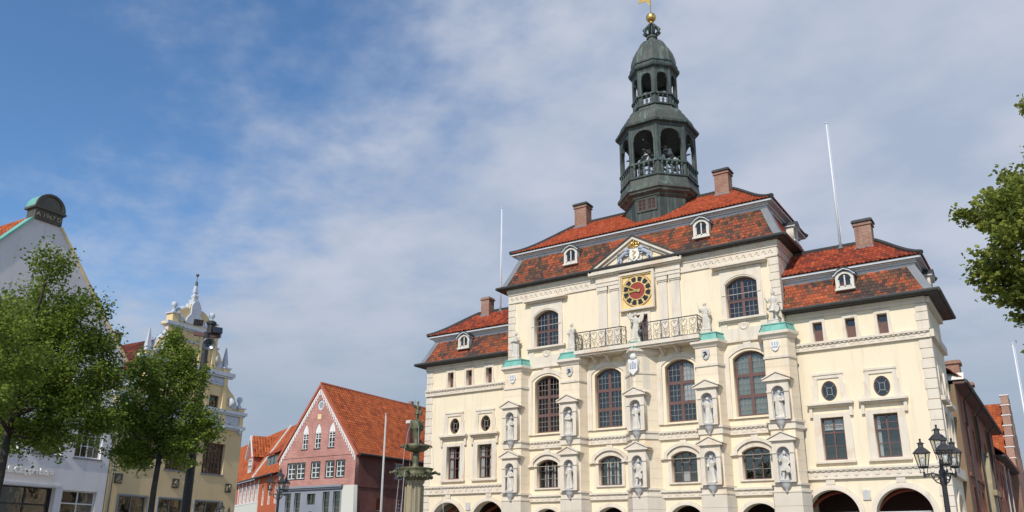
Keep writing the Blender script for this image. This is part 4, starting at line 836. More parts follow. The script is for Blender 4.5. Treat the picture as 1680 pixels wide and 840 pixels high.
# ---------------------------------------------------------------- statues (one continuous carved surface each)
def figure(kind):
    m = MB(); fold = random.Random(kind)
    def ring(z, r, sy=.74, ox=0, oy=0, amp=.1, nf=7, ph=0, n=26):
        return [(ox + r * (1 + amp * sin(nf * t + ph)) * cos(t), oy + sy * r * (1 + amp * sin(nf * t + ph)) * sin(t), z) for t in (2 * pi * k / n for k in range(n))]
    ph = fold.random() * 6
    m.box(-.17, .17, -.13, .13, 0, .045)
    if kind == 3:                              # soldier: bare legs and a flaring tunic
        for s in (-1, 1):
            m.tube([(s * .065, -.01 + s * .03, .04), (s * .062, .01 + s * .03, .2), (s * .06, s * .015, .3), (s * .055, 0, .47)], [.032, .048, .045, .065], 10); m.ball((s * .07, -.05 + s * .03, .055), .035, 8, 5, (1, 1.8, .7))
        prof = [(.33, .155, .16), (.40, .135, .13), (.50, .10, .06), (.58, .098, .03), (.7, .122, .02), (.78, .118, .0), (.82, .07, 0), (.85, .045, 0)]
    else:
        prof = [(.04, .165, .1), (.12, .15, .13), (.25, .135, .12), (.38, .125, .1), (.48, .122, .07), (.58, .1, .05), (.68, .115, .04), (.77, .12, .02), (.815, .075, 0), (.85, .042, 0)]
    m.loft([ring(z, r, .74 if z < .8 else .9, .018 * sin(z * 6 + kind), 0, a, 7 + kind % 3, ph + z * 1.5) for z, r, a in prof])
    if kind in (1, 5): m.loft([ring(z, r, .85, -.02, .025, .07, 5, ph + z) for z, r in ((.1, .15), (.3, .16), (.55, .14), (.75, .13), (.83, .07))])     # cloak
    hx = .012 * (1 if kind % 2 else -1)
    m.tube([(0, 0, .82), (hx * .5, -.005, .9)], [.042, .04], 10)
    m.ball((hx, -.008, .935), .062, 14, 10, (.82, .95, 1.12)); m.tube([(hx, -.062, .945), (hx, -.078, .925)], [.010, .013], 6); m.ball((hx, -.062, .955), .03, 8, 5, (1.1, .4, .3)); m.tube([(hx - .02, -.06, .908), (hx, -.066, .906), (hx + .02, -.06, .908)], .007, 5)
    for s in (-1, 1): m.ball((hx + s * .052, 0, .935), .015, 6, 5, (.6, 1, 1.4))
    m.ball((hx, .016, .955), .066, 12, 8, (.95, .9, 1.02))                         # hair
    if kind == 1: m.tube([(hx, -.055, .905), (hx, -.06, .86), (hx, -.045, .82)], [.035, .032, .015], 8)     # beard
    if kind in (2, 5):
        for k in range(7): a = 2 * pi * k / 7; m.tube([(hx + .05 * cos(a), .01 + .05 * sin(a), .985), (hx + .06 * cos(a), .01 + .06 * sin(a), 1.03)], [.014, .009], 5)
    if kind == 3: m.ball((hx, .0, .97), .07, 12, 7, (.95, 1.05, .7)); m.tube([(hx, -.07, 1.0), (hx, 0, 1.05), (hx, .08, 1.0), (hx, .1, .93)], .018, 6)
    def arm(s, pts):
        m.tube([(s * .115, 0, .775)] + pts, [.046, .04, .033, .026][:len(pts) + 1], 9); h = Vector(pts[-1]); d = (h - Vector(pts[-2])).normalized()
        m.ball(tuple(h + d * .02), .026, 8, 6); e = d.orthogonal().normalized(); g = d.cross(e)
        for k in range(4): o = e * (k - 1.5) * .014; m.tube([h + d * .03 + o, h + d * .055 + o - g * .012, h + d * (.06 + .004 * (k == 1)) + o - g * .03], .0085, 5)
        m.tube([h + d * .015 + e * .026, h + d * .04 + e * .036 - g * .015], .009, 5)
    if kind == 0: arm(-1, [(-.17, -.03, .68), (-.165, -.12, .72)]); arm(1, [(.165, 0, .63), (.13, -.1, .57)]); m.tube([(-.165, -.14, .66), (-.2, -.16, .84), (-.26, -.16, 1.1)], [.014, .016, .006], 5); m.tube([(-.21, -.15, .755), (-.12, -.15, .755)], .011, 5)
    elif kind == 1: arm(-1, [(-.175, -.01, .64), (-.2, -.1, .6)]); arm(1, [(.16, -.02, .64), (.06, -.12, .62)]); m.tube([(-.2, -.12, .04), (-.2, -.12, 1.0)], .014, 6)
    elif kind == 2: arm(-1, [(-.165, -.02, .63), (-.08, -.13, .6)]); arm(1, [(.175, -.01, .64), (.19, -.11, .7)]); m.ball((.19, -.14, .745), .04, 10, 7)
    elif kind == 3: arm(-1, [(-.18, .0, .66), (-.22, -.08, .76)]); arm(1, [(.175, .01, .63), (.12, -.08, .53)]); m.tube([(-.23, -.1, .1), (-.23, -.1, 1.08)], .012, 6); m.loft([[(.15 + r * cos(t), -.12 + .02 * y_, .38 + r * 1.4 * sin(t)) for t in (2 * pi * k / 12 for k in range(12))] for r, y_ in ((.1, 0), (.085, -1))])
    elif kind == 4:
        arm(-1, [(-.19, -.03, .78), (-.26, -.06, .92)]); arm(1, [(.17, -.02, .66), (.15, -.11, .6)])
        for s in (-1, 1): m.loft([[(s * (.05 + a * .04), .1 + .01 * a, .62 + zz_) for a, zz_ in ((0, 0), (2, -.02), (5, .18), (6, .42), (4.2, .46), (2, .3), (.4, .2))], [(s * (.05 + a * .04), .15 + .01 * a, .62 + zz_) for a, zz_ in ((0, 0), (2, -.02), (5, .18), (6, .42), (4.2, .46), (2, .3), (.4, .2))]])
    else:
        arm(-1, [(-.165, -.03, .64), (-.06, -.13, .64)]); arm(1, [(.165, -.02, .66), (.1, -.12, .68)]); m.tube([(.06, -.13, .6), (.07, -.13, .72)], [.05, .045], 10); m.ball((.07, -.14, .775), .04, 10, 7); m.tube([(.03, -.16, .7), (-.04, -.15, .68)], .018, 6)
    me = m.mesh('statue'); ob = bpy.data.objects.new('tmp_statue', me); COL.objects.link(ob); md = ob.modifiers.new('r', 'REMESH'); md.mode = 'VOXEL'; md.voxel_size = .0105; md.use_smooth_shade = True
    bpy.context.view_layer.update(); dg = bpy.context.evaluated_depsgraph_get(); out = bpy.data.meshes.new_from_object(ob.evaluated_get(dg)); bpy.data.objects.remove(ob); out.name = 'statue_%d' % kind; return out
FIG = [figure(k) for k in range(6)]
def statue(kind, x, y, z, h, rz, label, group, plinth=0):
    o = thing('statue', label, 'statue', (x, y, z), rz, group)
    f = link('figure', FIG[kind], 'statue', o, (0, 0, plinth)); f.scale = (h, h, h)
    if plinth: b = MB(); b.box(-.3, .3, -.22, .22, 0, plinth * .3); b.box(-.25, .25, -.18, .18, plinth * .3, plinth); b.build('plinth', 'statue', o)
    return o
roof_lab = ['cloaked white stone figure with child on the first pillar cap left of the balcony', 'crowned white stone figure beside the left end of the balcony railing', 'white stone angel with raised arm before the balcony door below the clock', 'white stone figure raising a sword at the right end of the balcony', 'white helmeted stone figure with spear on the pillar cap nearest the right wing']
for i, k in enumerate((5, 2, 4, 0, 3)):
    statue(k, PIL[i], -.36 if i != 2 else -.5, 12.46, 1.5, (.25, .1, .2, .15, -.1)[i], roof_lab[i], 'statues on the copper pillar caps', .18)
ordw = ['leftmost', 'second', 'middle', 'fourth', 'rightmost']
for i in range(5):
    fy = -.62 if i != 2 else -.66
    kl = ('robed', 'bearded', 'sword bearing', 'crowned', 'veiled')
    ka = (1, 5, 2, 0, 1)[i]; kb = (1, 2, 3, 2, 3)[i]
    nm = {0: 'robed stone statue holding a sword', 1: 'bearded stone statue with staff', 2: 'crowned stone statue in long robes', 3: 'armoured stone statue in short tunic', 5: 'cloaked stone statue holding a child'}
    pos_w = {0: 'the leftmost pillar', 1: 'the second pillar', 2: 'the middle pillar', 3: 'the fourth pillar', 4: 'the rightmost pillar'}[i]
    statue(ka, PIL[i], fy - .17, 7.82, 1.28, .2, nm[ka] + ' in the upper niche of ' + pos_w, 'statues in the pillar niches')
    statue(kb, PIL[i], fy - .17, 4.94, 1.3, -.1, nm[kb] + ' in the lower niche of ' + pos_w, 'statues in the pillar niches')

# ---------------------------------------------------------------- left row of houses
LROT = rad(93.485); LORG = (-20, 0, 0)
WH = thing('gabled_shop_house', 'tall white rendered gabled shop house with dated stone cap behind the left tree', 'house', LORG, LROT)
def lw(x0, x1, z0, z1): return rect(x0, x1, z0, z1)
wB, wT = 5.66, 7.22
ucols = [(-26.2, -24.9), (-24.3, -23.0), (-22.4 - .45, -21.55 - .35 + .02), (-21.28, -19.97), (-19.36, -18.06)]
ucols = [(-26.5, -25.2), (-24.75, -23.45), (-23.2, -21.93), (-21.28, -19.97), (-19.36, -18.06)]
hl = [lw(a, c, wB, wT) for a, c in ucols] + [lw(a, c, 8.15, 9.7) for a, c in ((-24.75, -23.45), (-23.2, -21.93), (-21.28, -19.97), (-19.36, -18.45))]
hl += [lw(-26.9, -19.95, .3, 4.23), lw(-19.62, -17.96, .6, 4.18)]
APL, APR, EVL, EVR = -23.12, -21.88, -27.42, -17.56
link('front_wall', plate([(EVL, 0), (EVR, 0), (EVR, 10.6), (APR, 15.98), (APL, 15.98), (EVL, 10.6)], hl, 0, .4), 'white_render', WH)
b = MB(); b.box(EVL, EVL + .35, .402, 14, 0, 10.5); b.build('side_wall', 'white_render', WH); b = MB(); b.box(EVR - .35, EVR, .402, 14, 0, 10.5); b.build('side_wall', 'white_render', WH); box('dark_backing', 'unlit_interior', WH, EVL + .4, EVR - .4, 1.4, 1.5, 0, 10)
link('rear_wall', plate([(EVL, 0), (EVR, 0), (EVR, 10.6), (-22.5, 16.3), (EVL, 10.6)], [], 14, 14.4), 'white_render', WH)
for i, (a, c) in enumerate(ucols):
    window(WH, (a + c) / 2, (c - a) / 2, wB, wT, wT, .1, 2, [], (2, 3), .06, 'white_paint', barmat='white_paint', bar=.016); box('window_sill', 'zinc', WH, a - .08, c + .08, -.06, .1, wB - .07, wB - .005)
for a, c in ((-24.75, -23.45), (-23.2, -21.93), (-21.28, -19.97), (-19.36, -18.45)): window(WH, (a + c) / 2, (c - a) / 2, 8.15, 9.7, 9.7, .12, 2, [9.2], (1, 2), .07, 'wood_frame')
window(WH, -18.79, .83, .6, 4.18, 4.18, .15, 2, [3.62], (0, 0), .05, 'white_paint', name='shop_window')
window(WH, -23.42, 3.47, .3, 4.23, 4.23, .3, 6, [3.5], (0, 0), .06, 'black_iron', name='shop_front')
box('lintel_band', 'white_render', WH, -27.3, -19.8, -.05, -.001, 4.25, 4.38)
me = text_mesh('Peek & Cloppenburg', .36, -.20, -.12, 'RIGHT', .9, .016); me.transform(Matrix.Scale(1.0, 4)); link('sign_lettering', me, 'sign_white', WH, (-20.3, 0, 4.86))
# stone cap on the gable
cb = MB(); cb.box(APL - .02, APR + .02, -.1, .6, 15.98, 16.5); cb = cb.build('gable_cap', 'date_stone', WH)
MB().box(APL - .13, APR + .13, -.18, .7, 16.502, 16.6).build('cap_moulding', 'date_stone', cb)
sc_ = [(-22.5 + .66 * cos(pi * i / 16), 16.6 + .7 * sin(pi * i / 16)) for i in range(17)]; MB().extr(sc_, -.08, .6).build('round_top', 'copper_brown', cb); ar = [(-22.5 + .58 * cos(pi * i / 16), 16.6 + .6 * sin(pi * i / 16)) for i in range(17)]
link('round_rim', plate([(-22.5 + .7 * cos(pi * i / 16), 16.602 + .74 * sin(pi * i / 16)) for i in range(17)], [[(-22.5 + .56 * cos(pi * i / 12), 16.66 + .58 * sin(pi * i / 12)) for i in range(13)]], -.16, -.081), 'date_stone', cb)
MB().extr([(-22.5 + .71 * cos(pi * i / 16), 16.6 + .75 * sin(pi * i / 16)) for i in range(17)] + [(-22.5 + .665 * cos(pi * i / 16), 16.6 + .705 * sin(pi * i / 16)) for i in range(16, -1, -1)], -.075, .65).build('copper_cover', 'copper_green', cb)
link('date_lettering', text_mesh('A 1967 D', .3, -.125, -.101), 'sign_gold', cb, (-22.5, 0, 16.23))
for nm, p, q in (('gable_coping', (EVR + .12, 10.45), (APR + .05, 15.98)), ('gable_coping', (EVL - .12, 10.45), (APL - .05, 15.98))):
    m = MB(); d = Vector((q[0] - p[0], 0, q[1] - p[1])).normalized(); n_ = Vector((d.z, 0, -d.x)); n_ = n_ if n_.z > 0 else -n_
    A, B2 = Vector((p[0], 0, p[1])), Vector((q[0], 0, q[1])); m.extr([(v.x, v.z) for v in (A - n_ * .04, A + n_ * .05, B2 + n_ * .05, B2 - n_ * .04)], -.08, .5); m.build(nm, 'copper_green' if p[0] < -20 else 'yellow_pale', WH)
rz_ = 16.1
tiles(WH, edge((EVL - .35, 14.3, 10.35), (-22.5, 14.3, rz_ + .45)), edge((EVL - .35, .35, 10.35), (-22.5, .35, rz_ + .45)), 7.6, PAL_ORANGE, .33, .26, 'pan'); tiles(WH, edge((EVR + .15, .35, 10.35), (-22.5, .35, rz_)), edge((EVR + .15, 14.3, 10.35), (-22.5, 14.3, rz_)), 7.6, PAL_ORANGE, .33, .26, 'pan')
MB().tube([(-22.5, .3, rz_ + .04), (-22.5, 14.3, rz_ + .04)], .12, 6).build('ridge_capping', 'red_plaster', WH)

YH = thing('scrolled_gable_house', 'yellow house with white scrolled renaissance gable, obelisks and ball finials', 'house', LORG, LROT)
yc = -13.83
yc_w = [(-16.65, -15.3), (-14.49, -13.12), (-12.24, -10.82)]; ysh = [(-16.81, -15.27), (-14.6, -13.13), (-12.4, -10.8)]
hl = [lw(a, c, 5.55, 7.18) for a, c in yc_w] + [lw(a, c, .5, 4.12) for a, c in ysh]
link('front_wall', plate([(-17.5, 0), (-9.74, 0), (-9.74, 8.2), (-17.5, 8.2)], hl, 0, .4), 'yellow_render', YH)
box('side_wall', 'old_brick', YH, -10.1, -9.74, .402, 12, 0, 8.2); box('side_wall', 'old_brick', YH, -17.5, -17.15, .402, 12, 0, 8.2); box('dark_backing', 'unlit_interior', YH, -17.1, -10.15, 1.5, 1.6, 0, 8)
half = [(4.05, 8.2), (4.05, 9.0), (3.6, 9.02), (3.5, 9.45), (3.25, 9.85), (2.9, 10.12), (2.68, 10.45), (2.66, 10.8), (2.95, 10.82), (2.95, 11.06), (2.3, 11.08), (2.2, 11.55), (1.95, 12.0), (1.62, 12.3), (1.46, 12.6), (1.45, 12.86), (1.68, 12.88), (1.68, 13.06), (1.14, 13.08), (1.12, 13.45), (.95, 13.82), (.62, 14.02), (.36, 14.06), (.34, 14.3), (.18, 14.34), (.16, 14.62)]
aw = [rect(yc + 1.6, yc + 2.24, 9.06, 9.72), rect(yc - 2.24, yc - 1.6, 9.06, 9.72), rect(yc - .34, yc + .34, 9.06, 9.72), rect(yc - .34, yc + .34, 11.2, 11.9)]
gb = link('scrolled_gable', plate([(yc + a, z) for a, z in half] + [(yc - a, z) for a, z in reversed(half)], aw, .02, .42), 'yellow_pale', YH)
for a in aw:
    x0, z0 = a[0]; x1, z1 = a[2]; link('attic_window', plate(a, [rect(x0 + .06, x1 - .06, z0 + .06, z1 - .06)], .12, .2), 'wood_frame', YH); link('pane', plate(rect(x0 + .05, x1 - .05, z0 + .05, z1 - .05), [], .16, .17), 'glass', YH)
for s in (-1, 1):
    for seg in ([(3.6, 9.02), (3.5, 9.45), (3.25, 9.85), (2.9, 10.12), (2.68, 10.45), (2.66, 10.8)], [(2.3, 11.08), (2.2, 11.55), (1.95, 12.0), (1.62, 12.3), (1.46, 12.6), (1.45, 12.86)], [(1.14, 13.08), (1.12, 13.45), (.95, 13.82), (.62, 14.02), (.36, 14.06), (.34, 14.3)]):
        MB().tube([(yc + s * a, .2, z) for a, z in seg], .13, 6).build('scroll_coping', 'white_plaster', gb, smooth=True)
        a, z = seg[0]; MB().lathe([(.03, -.05), (.16, -.04), (.19, 0), (.19, .2)], 14, T=Matrix.Translation((yc + s * (a - .3), .0, z + .28)) @ Matrix.Rotation(pi / 2, 4, 'X') @ Matrix.Scale(-1, 4, (0, 0, 1))).build('volute', 'white_plaster', gb, smooth=True)
for hw, z0, z1, nm in ((4.12, 8.08, 8.24, 'ledge'), (4.15, 8.86, 9.02, 'ledge'), (3.02, 10.84, 11.06, 'ledge'), (3.0, 10.3, 10.4, 'string'), (1.75, 12.88, 13.06, 'ledge'), (2.3, 12.2, 12.3, 'string')):
    hw2 = hw if nm == 'ledge' else hw - .5; b = MB(); b.box(yc - hw2, yc + hw2, -.2 if nm == 'ledge' else -.08, .02, z0, z1); 
    if nm == 'ledge': b.box(yc - hw2 + .1, yc + hw2 - .1, -.12, .02, z0 - .1, z0 - .002)
    b.build('gable_ledge', 'white_plaster', gb)
for xs, z0, z1 in (((3.85, 2.6, 1.2, -.0, -1.2, -2.6, -3.85), 8.25, 8.75), ((2.5, 1.25, .55, -.55, -1.25, -2.5), 9.05, 10.73), ((1.5, .6, -.6, -1.5), 11.1, 12.77)):
    for x in xs:
        p_ = box('gable_pilaster', 'yellow_pale', gb, yc + x - .12, yc + x + .12, -.1, .018, z0, z1)
        if z0 < 8.5: MB().lathe([(.02, 7.78), (.1, 7.84), (.1, 7.92), (.17, 8.02), (.19, 8.078)], 10, (yc + x, -.06)).build('pendant', 'white_plaster', gb, smooth=True)
for x, z0, z1, w in ((3.2, 8.3, 8.72, .5), (1.9, 8.3, 8.72, .5), (.6, 8.3, 8.72, .45), (-.6, 8.3, 8.72, .45), (-1.9, 8.3, 8.72, .5), (-3.2, 8.3, 8.72, .5), (1.9, 10.42, 10.7, .5), (-1.9, 10.42, 10.7, .5), (0, 10.42, 10.7, .45)):
    box('stucco_panel', 'white_plaster', gb, yc + x - w, yc + x + w, -.04, .018, z0, z1); MB().lathe([(.02, -.05), (.1, -.04), (.16, 0), (.16, .05)], 10, T=Matrix.Translation((yc + x, -.042, (z0 + z1) / 2)) @ Matrix.Rotation(pi / 2, 4, 'X') @ Matrix.Scale(-1, 4, (0, 0, 1))).build('rosette', 'white_plaster', gb, smooth=True)
for s in (-1, 1):
    MB().tube([(yc + s * 3.0, -.02, 9.25), (yc + s * 3.1, -.06, 9.5), (yc + s * 2.95, -.02, 9.7)], [.14, .2, .1], 8).build('stucco_mask', 'white_plaster', gb, smooth=True)
    MB().tube([(yc + s * 1.75, -.02, 11.4), (yc + s * 1.7, -.05, 11.65), (yc + s * 1.72, -.02, 11.95)], [.06, .12, .05], 8).build('stucco_mask', 'white_plaster', gb, smooth=True)
    for x, z, kind in ((3.8, 9.02, 'ball'), (2.48, 11.06, 'ob'), (1.24, 13.06, 'ball2')):
        hb = .2 if kind != 'ball2' else .45; box('finial_block', 'yellow_pale', gb, yc + s * x - .2, yc + s * x + .2, -.1, .4, z, z + hb); box('finial_cap', 'white_plaster', gb, yc + s * x - .27, yc + s * x + .27, -.17, .47, z + hb, z + hb + .07)
        zz0 = z + hb + .07
        if kind == 'ob': MB().loft([[(yc + s * x + a * w, .15 + c * w, zz0 + h) for a, c in ((-1, -1), (1, -1), (1, 1), (-1, 1))] for w, h in ((.15, 0), (.09, .12), (.13, .2), (.025, 1.15))]).build('obelisk', 'white_plaster', gb)
        else: MB().lathe([(.15, zz0), (.13, zz0 + .06), (.06, zz0 + .22), (.08, zz0 + .3), (.14, zz0 + .38), (.16, zz0 + .48), (.13, zz0 + .58), (.04, zz0 + .64)], 12, (yc + s * x, .15)).build('ball_finial', 'white_plaster', gb, smooth=True)
MB().extr([(yc - .62, 13.2), (yc + .62, 13.2), (yc + .5, 13.5), (yc + .3, 13.75), (yc + .3, 14.2), (yc + .14, 14.5), (yc - .14, 14.5), (yc - .3, 14.2), (yc - .3, 13.75), (yc - .5, 13.5)], -.08, .018).build('stucco_crest', 'white_plaster', gb)
MB().loft([[(yc + a * w, .2 + c * w, z) for a, c in ((-1, -1), (1, -1), (1, 1), (-1, 1))] for w, z in ((.2, 14.3), (.18, 14.6), (.1, 14.62), (.14, 14.8), (.14, 14.86), (.07, 14.95), (.11, 15.05), (.05, 15.5))]).build('spire', 'white_plaster', gb)
MB().lathe([(.08, 15.45), (.06, 15.68), (.02, 15.7), (.015, 15.98)], 8, (yc, .2)).build('spire_tip', 'copper_dark', gb); MB().ball((yc, .2, 16.05), .09).build('spire_ball', 'copper_brown', gb, smooth=True)
for a, c in yc_w:
    window(YH, (a + c) / 2, (c - a) / 2, 5.55, 7.18, 7.18, .16, 3, [6.75], (2, 4), .05, 'wood_frame', barmat='wood_frame'); box('window_sill', 'zinc', YH, a - .06, c + .06, -.05, .16, 5.47, 5.545)
for a, c in ysh: window(YH, (a + c) / 2, (c - a) / 2, .5, 4.12, 4.12, .12, 2, [], (0, 0), .05, 'zinc', name='shop_window'); link('shop_surround', plate(rect(a - .07, c + .07, .4, 4.19), [rect(a, c, .39, 4.122)], -.03, -.001), 'grey_render', YH)
for x in (-17.0, -13.76, -10.36):
    o = box('stone_plaque', 'date_stone', YH, x - .2, x + .2, -.07, -.001, 4.66, 5.12); g = MB()
    for q in range(7): g.tube([(x - .14 + .28 * random.random(), -.08, 4.7 + .36 * random.random()), (x - .14 + .28 * random.random(), -.1, 4.7 + .36 * random.random())], .035, 5)
    g.build('carved_relief', 'sandstone', o)
MB().tube([(-17.38, -.1, 0), (-17.38, -.1, 8.4)], .06, 8).build('downpipe', 'copper_brown', YH, smooth=True)
tiles(YH, edge((-17.9, 12, 7.9), (yc, 12, 12.75)), edge((-17.9, .45, 7.9), (yc, .45, 12.75)), 6.3, PAL_DARK, .33, .26, 'pan'); tiles(YH, edge((-9.6, .45, 7.9), (yc, .45, 12.75)), edge((-9.6, 12, 7.9), (yc, 12, 12.75)), 6.3, PAL_DULL, .33, .26, 'pan')
link('rear_gable', plate([(-17.5, 8), (-9.74, 8), (yc, 12.6)], [], 11.6, 12), 'old_brick', YH); box('rear_wall', 'old_brick', YH, -17.1, -10.15, 11.6, 12, 0, 8)
MB().loft([[(-17.98, .3, 7.95), (-17.9, .3, 7.78), (-17.9, .5, 7.78), (-17.98, .5, 7.95)], [(yc - .02, .3, 12.95), (yc, .3, 12.7), (yc, .5, 12.7), (yc - .02, .5, 12.95)]]).build('verge_flashing', 'cornice_white', YH)
m = MB(); m.tube([(-17.98, -.03, 9.6), (-17.86, -.03, 9.95), (-17.98, -.03, 10.2)], .025, 5); m.tube([(-17.82, -.03, 9.7), (-18.0, -.03, 9.9), (-17.84, -.03, 10.15)], .025, 5); m.build('wall_anchor', 'black_iron', WH)
m = MB(); m.lathe([(.13, 10.6), (.13, 12.3), (.22, 12.32), (.22, 12.4)], 10, (-16.6, 2.2)); m.build('flue_pipe', 'copper_brown', YH)

# ---------------------------------------------------------------- pink brick gable house
PK = thing('pink_brick_house', 'pink brick gable house with long orange roof and white toothed gable trim', 'house', (-36.4, 12, 0))
px0, px1, pa, pe, pzt = -4.75, 4.72, -.1, 9.9, 16.2
holes = []; pw = [(-3.58, -2.63), (-2.43, -1.42), (-.56, .45), (1.23, 2.17), (2.5, 3.45)]
for a, c in pw: holes.append(rect(a, c, 7.84, 9.2))
uw = [(-1.64, .36), (-.06, .37), (1.66, .38)]
for x, h in uw: holes.append([(x - h, 10.42), (x + h, 10.42), (x + h, 11.9), (x + h * .75, 12.25), (x + h * .35, 12.5), (x, 12.66), (x - h * .35, 12.5), (x - h * .75, 12.25), (x - h, 11.9)])
holes.append(oval(0, 14.28, .42, .48, 20))
link('front_wall', plate([(px0, 7.1), (px1, 7.1), (px1, 9.75), (pa, 16.0), (px0, 9.75)], holes, 0, .4), 'pink_brick', PK)
gh = [(-3.55, -2.85), (-2.4, -1.65), (-.82, .2), (1.13, 1.92), (2.38, 3.18)]; holes = [rect(a, c, 4.6, 6.62) for a, c in gh[:2] + gh[3:]] + [rect(-.82, .2, 5.58, 6.5), arch(-.3, .8, .1, 4.2, 5.0)]
link('ground_floor_wall', plate(rect(px0, 3.4, 0, 7.1), holes, -.02, .4), 'grey_render', PK); link('white_pier', plate([(3.4, 0), (px1 + .35, 0), (px1, 7.1), (3.4, 7.1)], [], -.04, .4), 'pale_render', PK)
b = MB(); b.box(px0, 3.5, -.3, -.021, 6.98, 7.16); b.box(px0, 3.4, -.18, -.021, 6.85, 6.978); b.build('shop_cornice', 'grey_render', PK); box('string_course', 'pink_brick', PK, px0, px1, -.05, -.001, 9.68, 9.78)
for a, c in gh[:2] + gh[3:]: window(PK, (a + c) / 2, (c - a) / 2, 4.6, 6.62, 6.62, .12, 1, [], (1, 3), .06, 'zinc', barmat='zinc')
window(PK, -.31, .51, 5.58, 6.5, 6.5, .12, 2, [], (1, 1), .06, 'green_paint'); box('door_leaf', 'black_iron', PK, -1.1, .5, .25, .32, .1, 5)
for a, c in pw:
    w = window(PK, (a + c) / 2, (c - a) / 2, 7.84, 9.2, 9.2, .06, 2, [], (1, 3), .07, 'white_paint', barmat='white_paint', bar=.03); link('outer_frame', plate(rect(a - .06, c + .06, 7.76, 9.27), [rect(a, c, 7.84, 9.2)], -.03, .05), 'green_paint', w)
for x, h in uw:
    w = window(PK, x, h, 10.42, 11.78, 11.78, .08, 2, [11.3], (1, 2), .06, 'white_paint', barmat='white_paint', bar=.025)
    link('tympanum', plate([(x - h, 11.79), (x + h, 11.79), (x + h, 11.9), (x + h * .75, 12.25), (x + h * .35, 12.5), (x, 12.66), (x - h * .35, 12.5), (x - h * .75, 12.25), (x - h, 11.9)], [], .05, .2), 'white_stone', w); box('sill', 'green_paint', w, x - h - .05, x + h + .05, -.05, .079, 10.34, 10.42)
rw = link('round_window', plate(oval(0, 14.28, .42, .48, 20), [oval(.17 * cos(2 * pi * k / 6), 14.28 + .2 * sin(2 * pi * k / 6), .075, .08, 8) for k in range(6)] + [oval(0, 14.28, .07, .07, 8)], .08, .16), 'cornice_white', PK); link('pane', plate(oval(0, 14.28, .4, .45, 16), [], .14, .15), 'glass', rw)
box('stone_plaque', 'yellow_pale', PK, -.25, .2, -.03, -.001, 13.0, 13.45)
m = MB()
for s, xe in ((-1, px0), (1, px1)):
    for i in range(24):
        t = (i + .5) / 24; x = xe + (pa - xe) * t; z = 9.75 + 6.25 * t - .5; m.box(x - .055, x + .055, -.06, -.001, z - .22, z + .2)
    A_, B_ = Vector((xe, 0, 9.72)), Vector((pa, 0, 16.0)); d = (B_ - A_).normalized(); n_ = Vector((-d.z, 0, d.x)); n_ = n_ if n_.z > 0 else -n_
    m.extr([(v.x, v.z) for v in (A_ - n_ * .2, A_ - n_ * .08, B_ - n_ * .08, B_ - n_ * .2)], -.04, -.001)
tag(m.build('toothed_trim', 'white_stone', PK), kind='stuff')
for xe in (px0, px1):
    A_, B_ = Vector((xe * 1.05, 0, 9.55)), Vector((pa, 0, 16.05)); d = (B_ - A_).normalized(); n_ = Vector((-d.z, 0, d.x)); n_ = n_ if n_.z > 0 else -n_
    MB().extr([(v.x, v.z) for v in (A_ - n_ * .08, A_ + n_ * .12, B_ + n_ * .12, B_ - n_ * .08)], -.16, .3).build('verge_board', 'red_plaster', PK)
sh = [rect(5.0, 6.25, 7.95, 9.35), rect(5.5, 6.2, 5.1, 6.15), arch(3.2, .36, 5.1, 6.0, 6.25), rect(10, 11.2, 7.95, 9.35)]
o = link('side_wall', plate(rect(.402, 18, 0, 10.2), sh, -.2, .2), 'shaded_brick', PK, (px1 - .2, 0, 0), pi / 2)
for a in (5.0, 10.0):
    w = window(PK, a + .62, .62, 7.95, 9.35, 9.35, -.1, 2, [], (2, 3), .06, 'white_paint', barmat='white_paint', bar=.02); w.location = (px1 - .2, 0, 0); w.rotation_euler = (0, 0, pi / 2)
w = window(PK, 5.85, .35, 5.1, 6.15, 6.15, -.1, 2, [], (1, 3), .05, 'white_paint', barmat='white_paint', bar=.02); w.location = (px1 - .2, 0, 0); w.rotation_euler = (0, 0, pi / 2)
w = window(PK, 3.2, .36, 5.1, 6.0, 6.25, -.08, 1, [], (0, 0), .05, 'pale_render'); w.location = (px1 - .2, 0, 0); w.rotation_euler = (0, 0, pi / 2)
box('side_band', 'shaded_brick', PK, px1 + .001, px1 + .06, .41, 18, 6.98, 7.1); box('side_wall', 'pink_brick', PK, px0, px0 + .4, .402, 18, 0, 9.9); box('rear_wall', 'shaded_brick', PK, px0 + .41, px1 - .41, 17.6, 18, 0, 10); box('dark_backing', 'unlit_interior', PK, px0 + .5, px1 - .6, 1.5, 1.6, 0, 10)
tiles(PK, edge((px1 + .42, .0, 9.72), (pa, .0, 16.25), .22), edge((px1 + .42, 18.2, 9.72), (pa, 18.2, 16.1), .22), 8.0, PAL_ORANGE, .3, .27, 'pan', patch=.12); tiles(PK, edge((px0 - .3, 18.2, 9.72), (pa, 18.2, 16.1), .22), edge((px0 - .3, .0, 9.72), (pa, .0, 16.25), .22), 8.0, PAL_ORANGE, .34, .3, 'pan')
MB().tube([(pa, -.1, 16.27), (pa, 9, 16.13), (pa, 18.2, 16.13)], .13, 6).build('ridge_capping', 'red_plaster', PK); MB().tube([(px1 + .55, .0, 9.66), (px1 + .55, 18.2, 9.66)], .09, 6).build('gutter', 'gutter', PK)
b = MB(); b.box(3.3, 3.75, 8.0, 8.45, 11.2, 13.4); o = b.build('chimney', 'shaded_brick', PK); b = MB(); b.box(3.24, 3.81, 7.94, 8.51, 13.4, 13.7); b.build('chimney_pot', 'pale_render', o)
b = MB(); b.box(-.3, .1, 12.3, 12.7, 15.6, 16.5); b.build('chimney', 'chimney_brick', PK)

